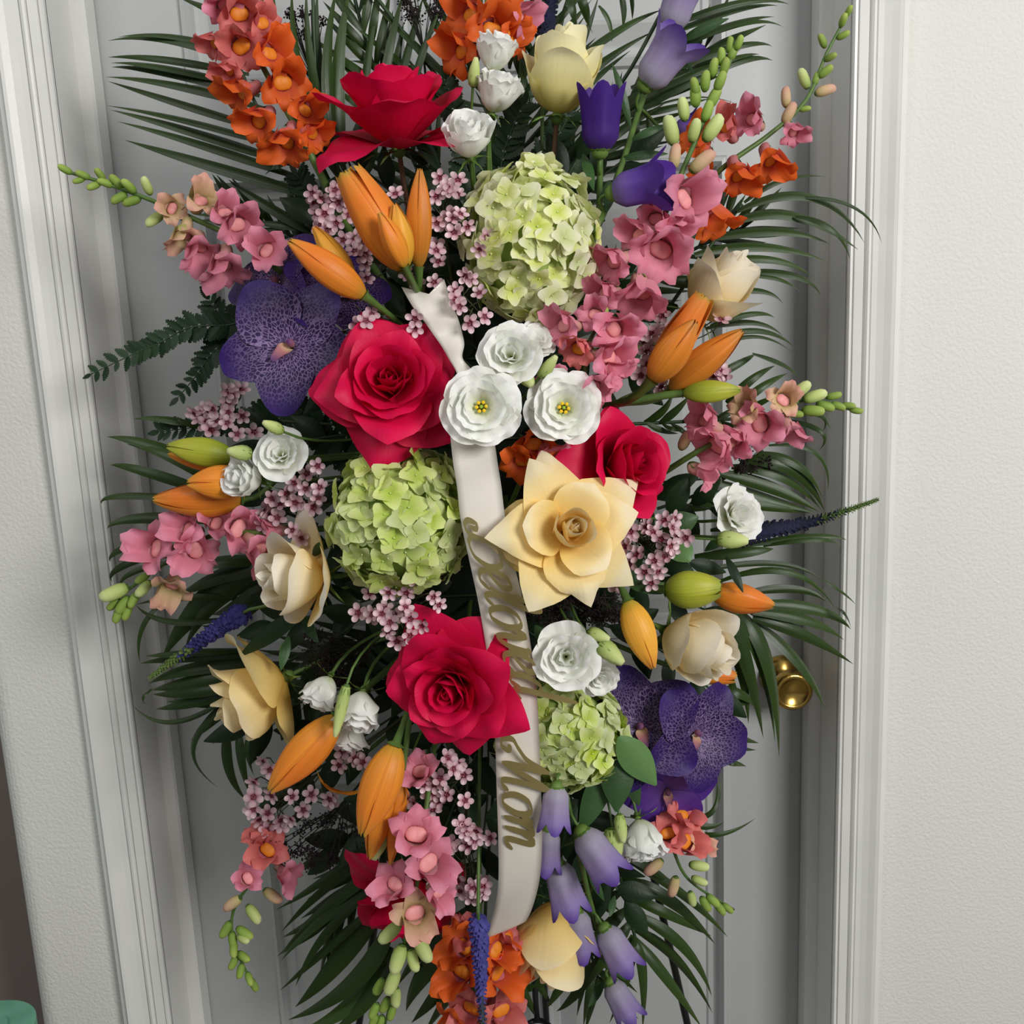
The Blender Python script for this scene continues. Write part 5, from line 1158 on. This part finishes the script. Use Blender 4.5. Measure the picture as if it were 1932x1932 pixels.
snapdragon('red snapdragon at the lower right ending in pale green buds', [(1230, 1500), (1265, 1590), (1300, 1660), (1385, 1716)], [(1290, 1540, 'salmon', 54), (1262, 1575, 'salmon', 56), (1298, 1590, 'salmon', 62), (1322, 1598, 'blush', 40)],
    [(1235, 1635, 'p', 44), (1272, 1670, 'p', 42), (1318, 1634, 'y', 40), (1318, 1662, 'y', 32), (1305, 1695, 'y', 34), (1330, 1705, 'g', 34), (1345, 1698, 'g', 32), (1358, 1712, 'g', 30), (1372, 1712, 'g', 26)], .0, .0026, 13, 'snapdragon stems')
snapdragon('orange snapdragon at the top behind the white lisianthus', [(930, 240), (925, 150), (920, 60), (915, -60)], [(868, 92, 'orange', 72), (885, 22, 'orange', 66), (932, 52, 'orange', 74), (985, 30, 'pink', 60), (968, 68, 'orange', 60), (945, 10, 'orange', 60)], [], -.04, .003, 14, 'snapdragon stems')
snapdragon('deep orange snapdragon in shadow between ribbon and yellow-centred lisianthus', [(960, 960), (985, 900), (1005, 840)], [(1008, 835, 'orange', 66), (985, 866, 'orange', 62), (1035, 850, 'pink', 50)], [], -.02, .003, 15, 'snapdragon stems')
snapdragon('short pink snapdragon stub under the two yellow-centred lisianthus', [(1080, 860), (1050, 760), (1030, 710)], [(1040, 712, 'pink', 54), (1120, 735, 'pink', 50)], [], .0, .003, 16, 'snapdragon stems')

# ================================================================== waxflower
waxflower('waxflower sprig beside the pair of orange lily buds', [(591, 365), (633, 360), (625, 386), (598, 404), (656, 406), (619, 435), (648, 453), (605, 425), (592, 385), (660, 380)], .0, 1)
waxflower('waxflower sprig left of the cream hydrangea at its top', [(830, 336), (864, 342), (822, 370), (863, 368), (747, 367), (845, 355)], .02, 2)
waxflower('waxflower sprig lying on the left edge of the cream hydrangea', [(855, 414), (881, 427), (858, 440), (846, 405), (917, 448), (928, 437), (868, 405), (838, 420)], .035, 3)
waxflower('waxflower sprig below the upright golden lily bud', [(688, 455), (689, 480), (691, 526), (766, 487), (828, 495), (823, 474), (786, 531), (820, 534), (690, 495)], .015, 4)
waxflower('waxflower sprig around the notched ribbon end', [(861, 550), (866, 578), (887, 526), (905, 554), (885, 609), (913, 598), (784, 601), (858, 565), (880, 520)], .04, 5)
waxflower('pair of waxflower blossoms above the face-on pink rose', [(701, 593), (675, 614), (690, 606)], .035, 6)
waxflower('waxflower sprig above the green topped lily bud', [(383, 773), (388, 802), (430, 760), (432, 778), (430, 799), (448, 820), (404, 771), (479, 817), (458, 784), (378, 790), (398, 812), (440, 745)], .0, 7)
waxflower('maroon waxflower sprig below the left ruffled lisianthus', [(580, 895), (605, 921), (512, 941), (558, 947), (590, 957), (523, 978), (497, 991), (577, 921), (554, 1001), (569, 1015), (600, 940), (540, 930)], .01, 8)
waxflower('dense waxflower sprig under the lime hydrangea', [(698, 1120), (734, 1117), (767, 1117), (817, 1125), (677, 1156), (703, 1159), (726, 1149), (765, 1146), (736, 1174), (775, 1167), (798, 1180), (731, 1190), (773, 1198), (749, 1208), (827, 1140), (750, 1160)], .04, 9)
waxflower('dense waxflower sprig below the right-turned pink rose', [(1184, 977), (1212, 969), (1220, 995), (1254, 982), (1272, 979), (1189, 1010), (1248, 1016), (1279, 1010), (1264, 1029), (1235, 1057), (1256, 1050), (1189, 1065), (1217, 1078), (1241, 1078), (1163, 1104), (1202, 1047), (1232, 1005)], .02, 10)
waxflower('waxflower sprig around the tip of the plump orange lily bud', [(498, 1436), (480, 1475), (478, 1504), (514, 1499), (553, 1504), (589, 1499), (623, 1506), (475, 1527), (488, 1545), (532, 1555), (504, 1566), (509, 1452), (573, 1528), (505, 1535), (550, 1545)], .0, 11)
waxflower('few waxflower blossoms under the small hanging lisianthus', [(646, 1416), (641, 1442), (685, 1439), (668, 1430)], .0, 12)
waxflower('waxflower sprig beside the ribbon lettering Mom', [(844, 1430), (854, 1451), (875, 1461), (810, 1495), (844, 1500), (779, 1513), (816, 1526), (878, 1511), (829, 1512), (800, 1480), (865, 1440), (830, 1470)], .03, 13)
waxflower('waxflower sprig trailing beside the lower end of the ribbon', [(872, 1556), (900, 1567), (895, 1585), (926, 1580), (846, 1595), (812, 1582), (835, 1647), (864, 1660), (869, 1680), (908, 1665), (890, 1693), (907, 1686), (880, 1570)], .04, 14)
waxflower('waxflower sprig behind the bronze lily buds', [(1249, 597), (1360, 604), (1228, 628), (1216, 648), (1221, 662), (1210, 708), (1360, 698), (1368, 711), (1345, 708), (1247, 729), (1203, 628), (1239, 625), (1225, 690)], .0, 15)

# ================================================================== ribbon with lettering
rd = 0.036
def RP(x, y, e=0.0): return P(x, y, rd + e)
E1 = [(757, 541, 838, 527), (778, 578, 854, 576), (800, 606, 864, 600), (818, 632, 872, 628), (834, 655, 876, 650), (847, 678, 873, 676), (862, 705, 890, 698), (866, 740, 910, 738)]
E2 = [(846, 770, 915, 768), (848, 800, 925, 797), (851, 840, 934, 840), (856, 880, 940, 880), (862, 918, 946, 918), (869, 980, 953, 975), (886, 1060, 968, 1055), (903, 1140, 986, 1130), (917, 1220, 1001, 1215), (928, 1300, 1012, 1295), (934, 1386, 1017, 1386), (937, 1490, 1021, 1490), (940, 1587, 1023, 1587), (940, 1665, 1018, 1660), (932, 1717, 1005, 1712), (916, 1771, 992, 1738)]
rib = thing('ribbon', 'ivory satin ribbon banner with gold script lettering down the middle of the spray', 'ribbon', RP(900, 780))
def ribbon_strip(E, notch, dzs, name):
    Lp = catmull([P(a, b, d) for (a, b, c_, d_), d in zip(E, dzs)], 5); Rp = catmull([P(c_, d_, d) for (a, b, c_, d_), d in zip(E, dzs)], 5)
    n = len(Lp); nc = 7; m = MB(); pts = []; uvs = []
    dn = (Lp[1] - Lp[0]).normalized(); ntc = notch * mpp(Lp[0])
    for layer in (0, 1):
        for j in range(n):
            for i in range(nc):
                s = i / (nc - 1); p = Lp[j].lerp(Rp[j], s) + BK * (.0012 * math.sin(PI * s) + .0015 * math.sin(j * .5 + s * 2)) - BK * .0005 * layer
                if ntc: p = p + dn * ntc * (1 - abs(2 * s - 1)) * max(0, 1 - j / 8)
                pts.append(p); uvs.append((s, j / n))
    for layer in (0, 1): m.grid(pts[layer * n * nc:(layer + 1) * n * nc], uvs[:n * nc], nc, n)
    o = n * nc
    for j in range(n - 1):
        for i in (0, nc - 1):
            m.f.append((j * nc + i, (j + 1) * nc + i, o + (j + 1) * nc + i, o + j * nc + i)); m.fm.append(0)
    for i in range(nc - 1):
        for j in (0, n - 1):
            m.f.append((j * nc + i, j * nc + i + 1, o + j * nc + i + 1, o + j * nc + i)); m.fm.append(0)
    part(name, m.mesh(name, M_satin), rib)
ribbon_strip(E1, 30, [.02, .025, .03, .035, .035, .03, .03, .035], 'upper_tail')
ribbon_strip(E2, 0, [.03, .035, .035, .035, .035, .035, .035, .035, .035, .035, .04, .05, .055, .055, .05, .04], 'banner')
# gold script: strokes in (u along the ribbon, v towards its right edge), x-height 1
GL = {
 'B': ([[(.34, 1.74), (.26, 1.2), (.18, .6), (.06, .12), (-.20, .04), (-.38, .22), (-.30, .44), (-.14, .36), (-.20, .22)], [(.0, 1.36), (.22, 1.70), (.66, 1.76), (.88, 1.46), (.68, 1.06), (.26, .92)], [(.32, .92), (.82, .90), (1.0, .5), (.78, .08), (.36, .0), (.10, .16)]], 1.05),
 'e': ([[(-.06, .30), (.30, .46), (.56, .72), (.46, .98), (.20, .92), (.06, .55), (.16, .12), (.44, .02), (.72, .26)]], .68),
 'l': ([[(-.06, .26), (.22, .72), (.40, 1.30), (.36, 1.72), (.20, 1.70), (.12, 1.1), (.14, .34), (.28, .03), (.56, .24)]], .50),
 'o': ([[(.40, .98), (.14, .86), (.04, .46), (.20, .06), (.46, .06), (.62, .46), (.54, .86), (.36, .98)], [(.54, .86), (.76, .80)]], .70),
 'v': ([[(-.04, .70), (.10, .98), (.20, .70), (.22, .26), (.34, .03), (.54, .34), (.60, .84), (.52, .98), (.74, .82)]], .68),
 'd': ([[(.54, .86), (.28, .98), (.06, .62), (.10, .14), (.32, .04), (.52, .36)], [(.56, 2.05), (.54, 1.2), (.52, .36), (.62, .03), (.84, .2)]], .85),
 'M': ([[(-.20, .30), (-.10, .38), (-.02, .26), (-.14, .08), (-.34, .14), (-.40, .46), (-.14, .66), (.16, .96), (.36, 1.64)], [(.36, 1.64), (.38, .8), (.42, .06)], [(.42, .06), (.64, .8), (.92, 1.68)], [(.92, 1.68), (.90, .7), (.96, .1), (1.12, .04), (1.28, .22)]], 1.3),
 'm': ([[(-.02, .62), (.10, .96), (.16, .6), (.14, .02)], [(.15, .5), (.34, .96), (.48, .84), (.46, .02)], [(.47, .5), (.66, .96), (.80, .82), (.80, .2), (.92, .02), (1.12, .24)]], 1.1),
}
def stroke(pl, hw):
    pl = catmull([Vector((a, b, 0)) for a, b in pl], 7); m = []
    for j, p in enumerate(pl):
        t = (pl[min(j + 1, len(pl) - 1)] - pl[max(j - 1, 0)]).normalized(); nn = Vector((-t.y, t.x, 0))
        wv = hw * (.42 + .75 * abs(t.y) ** 1.5) * (min(1, .45 + j * .18) * min(1, .45 + (len(pl) - 1 - j) * .18))
        m.append((p + nn * wv, p - nn * wv))
    return m
def word(txt, O, U, V, S, hw, lift):
    u0 = 0.0
    for ch in txt:
        st, adv = GL[ch]; m = MB()
        for pl in st:
            pr = stroke(pl, hw); n = len(pr); pts = []
            for h in (lift + .0026, lift):
                for a, b in pr:
                    for q in (a, b):
                        x = O[0] + (u0 + q.x) * S * U[0] + q.y * S * V[0]; y = O[1] + (u0 + q.x) * S * U[1] + q.y * S * V[1]
                        pts.append(RP(x, y, h))
            fs = []; o = 2 * n
            for j in range(n - 1):
                a, b, c_, d_ = 2 * j, 2 * j + 1, 2 * j + 3, 2 * j + 2
                fs += [(a, b, c_, d_), (o + d_, o + c_, o + b, o + a)]
            side = [(2 * j, 2 * j + 2) for j in range(n - 1)] + [(2 * j + 3, 2 * j + 1) for j in range(n - 1)] + [(1, 0), (2 * n - 2, 2 * n - 1)]
            o0 = len(m.v); m.poly(pts, fs, 0)
            for a, b in side:
                m.f.append((o0 + b, o0 + a, o0 + o + a, o0 + o + b)); m.fm.append(1)
        part('letter', m.mesh('letter', [M_gold, M_golddk], False), rib, label='gold script letter ' + ch)
        u0 += adv
word('Beloved', (878, 1002), (.285, .958), (.93, .20), 64, .085, .006)
word('Mom', (942, 1412), (.06, .998), (.95, .26), 60, .085, .018)
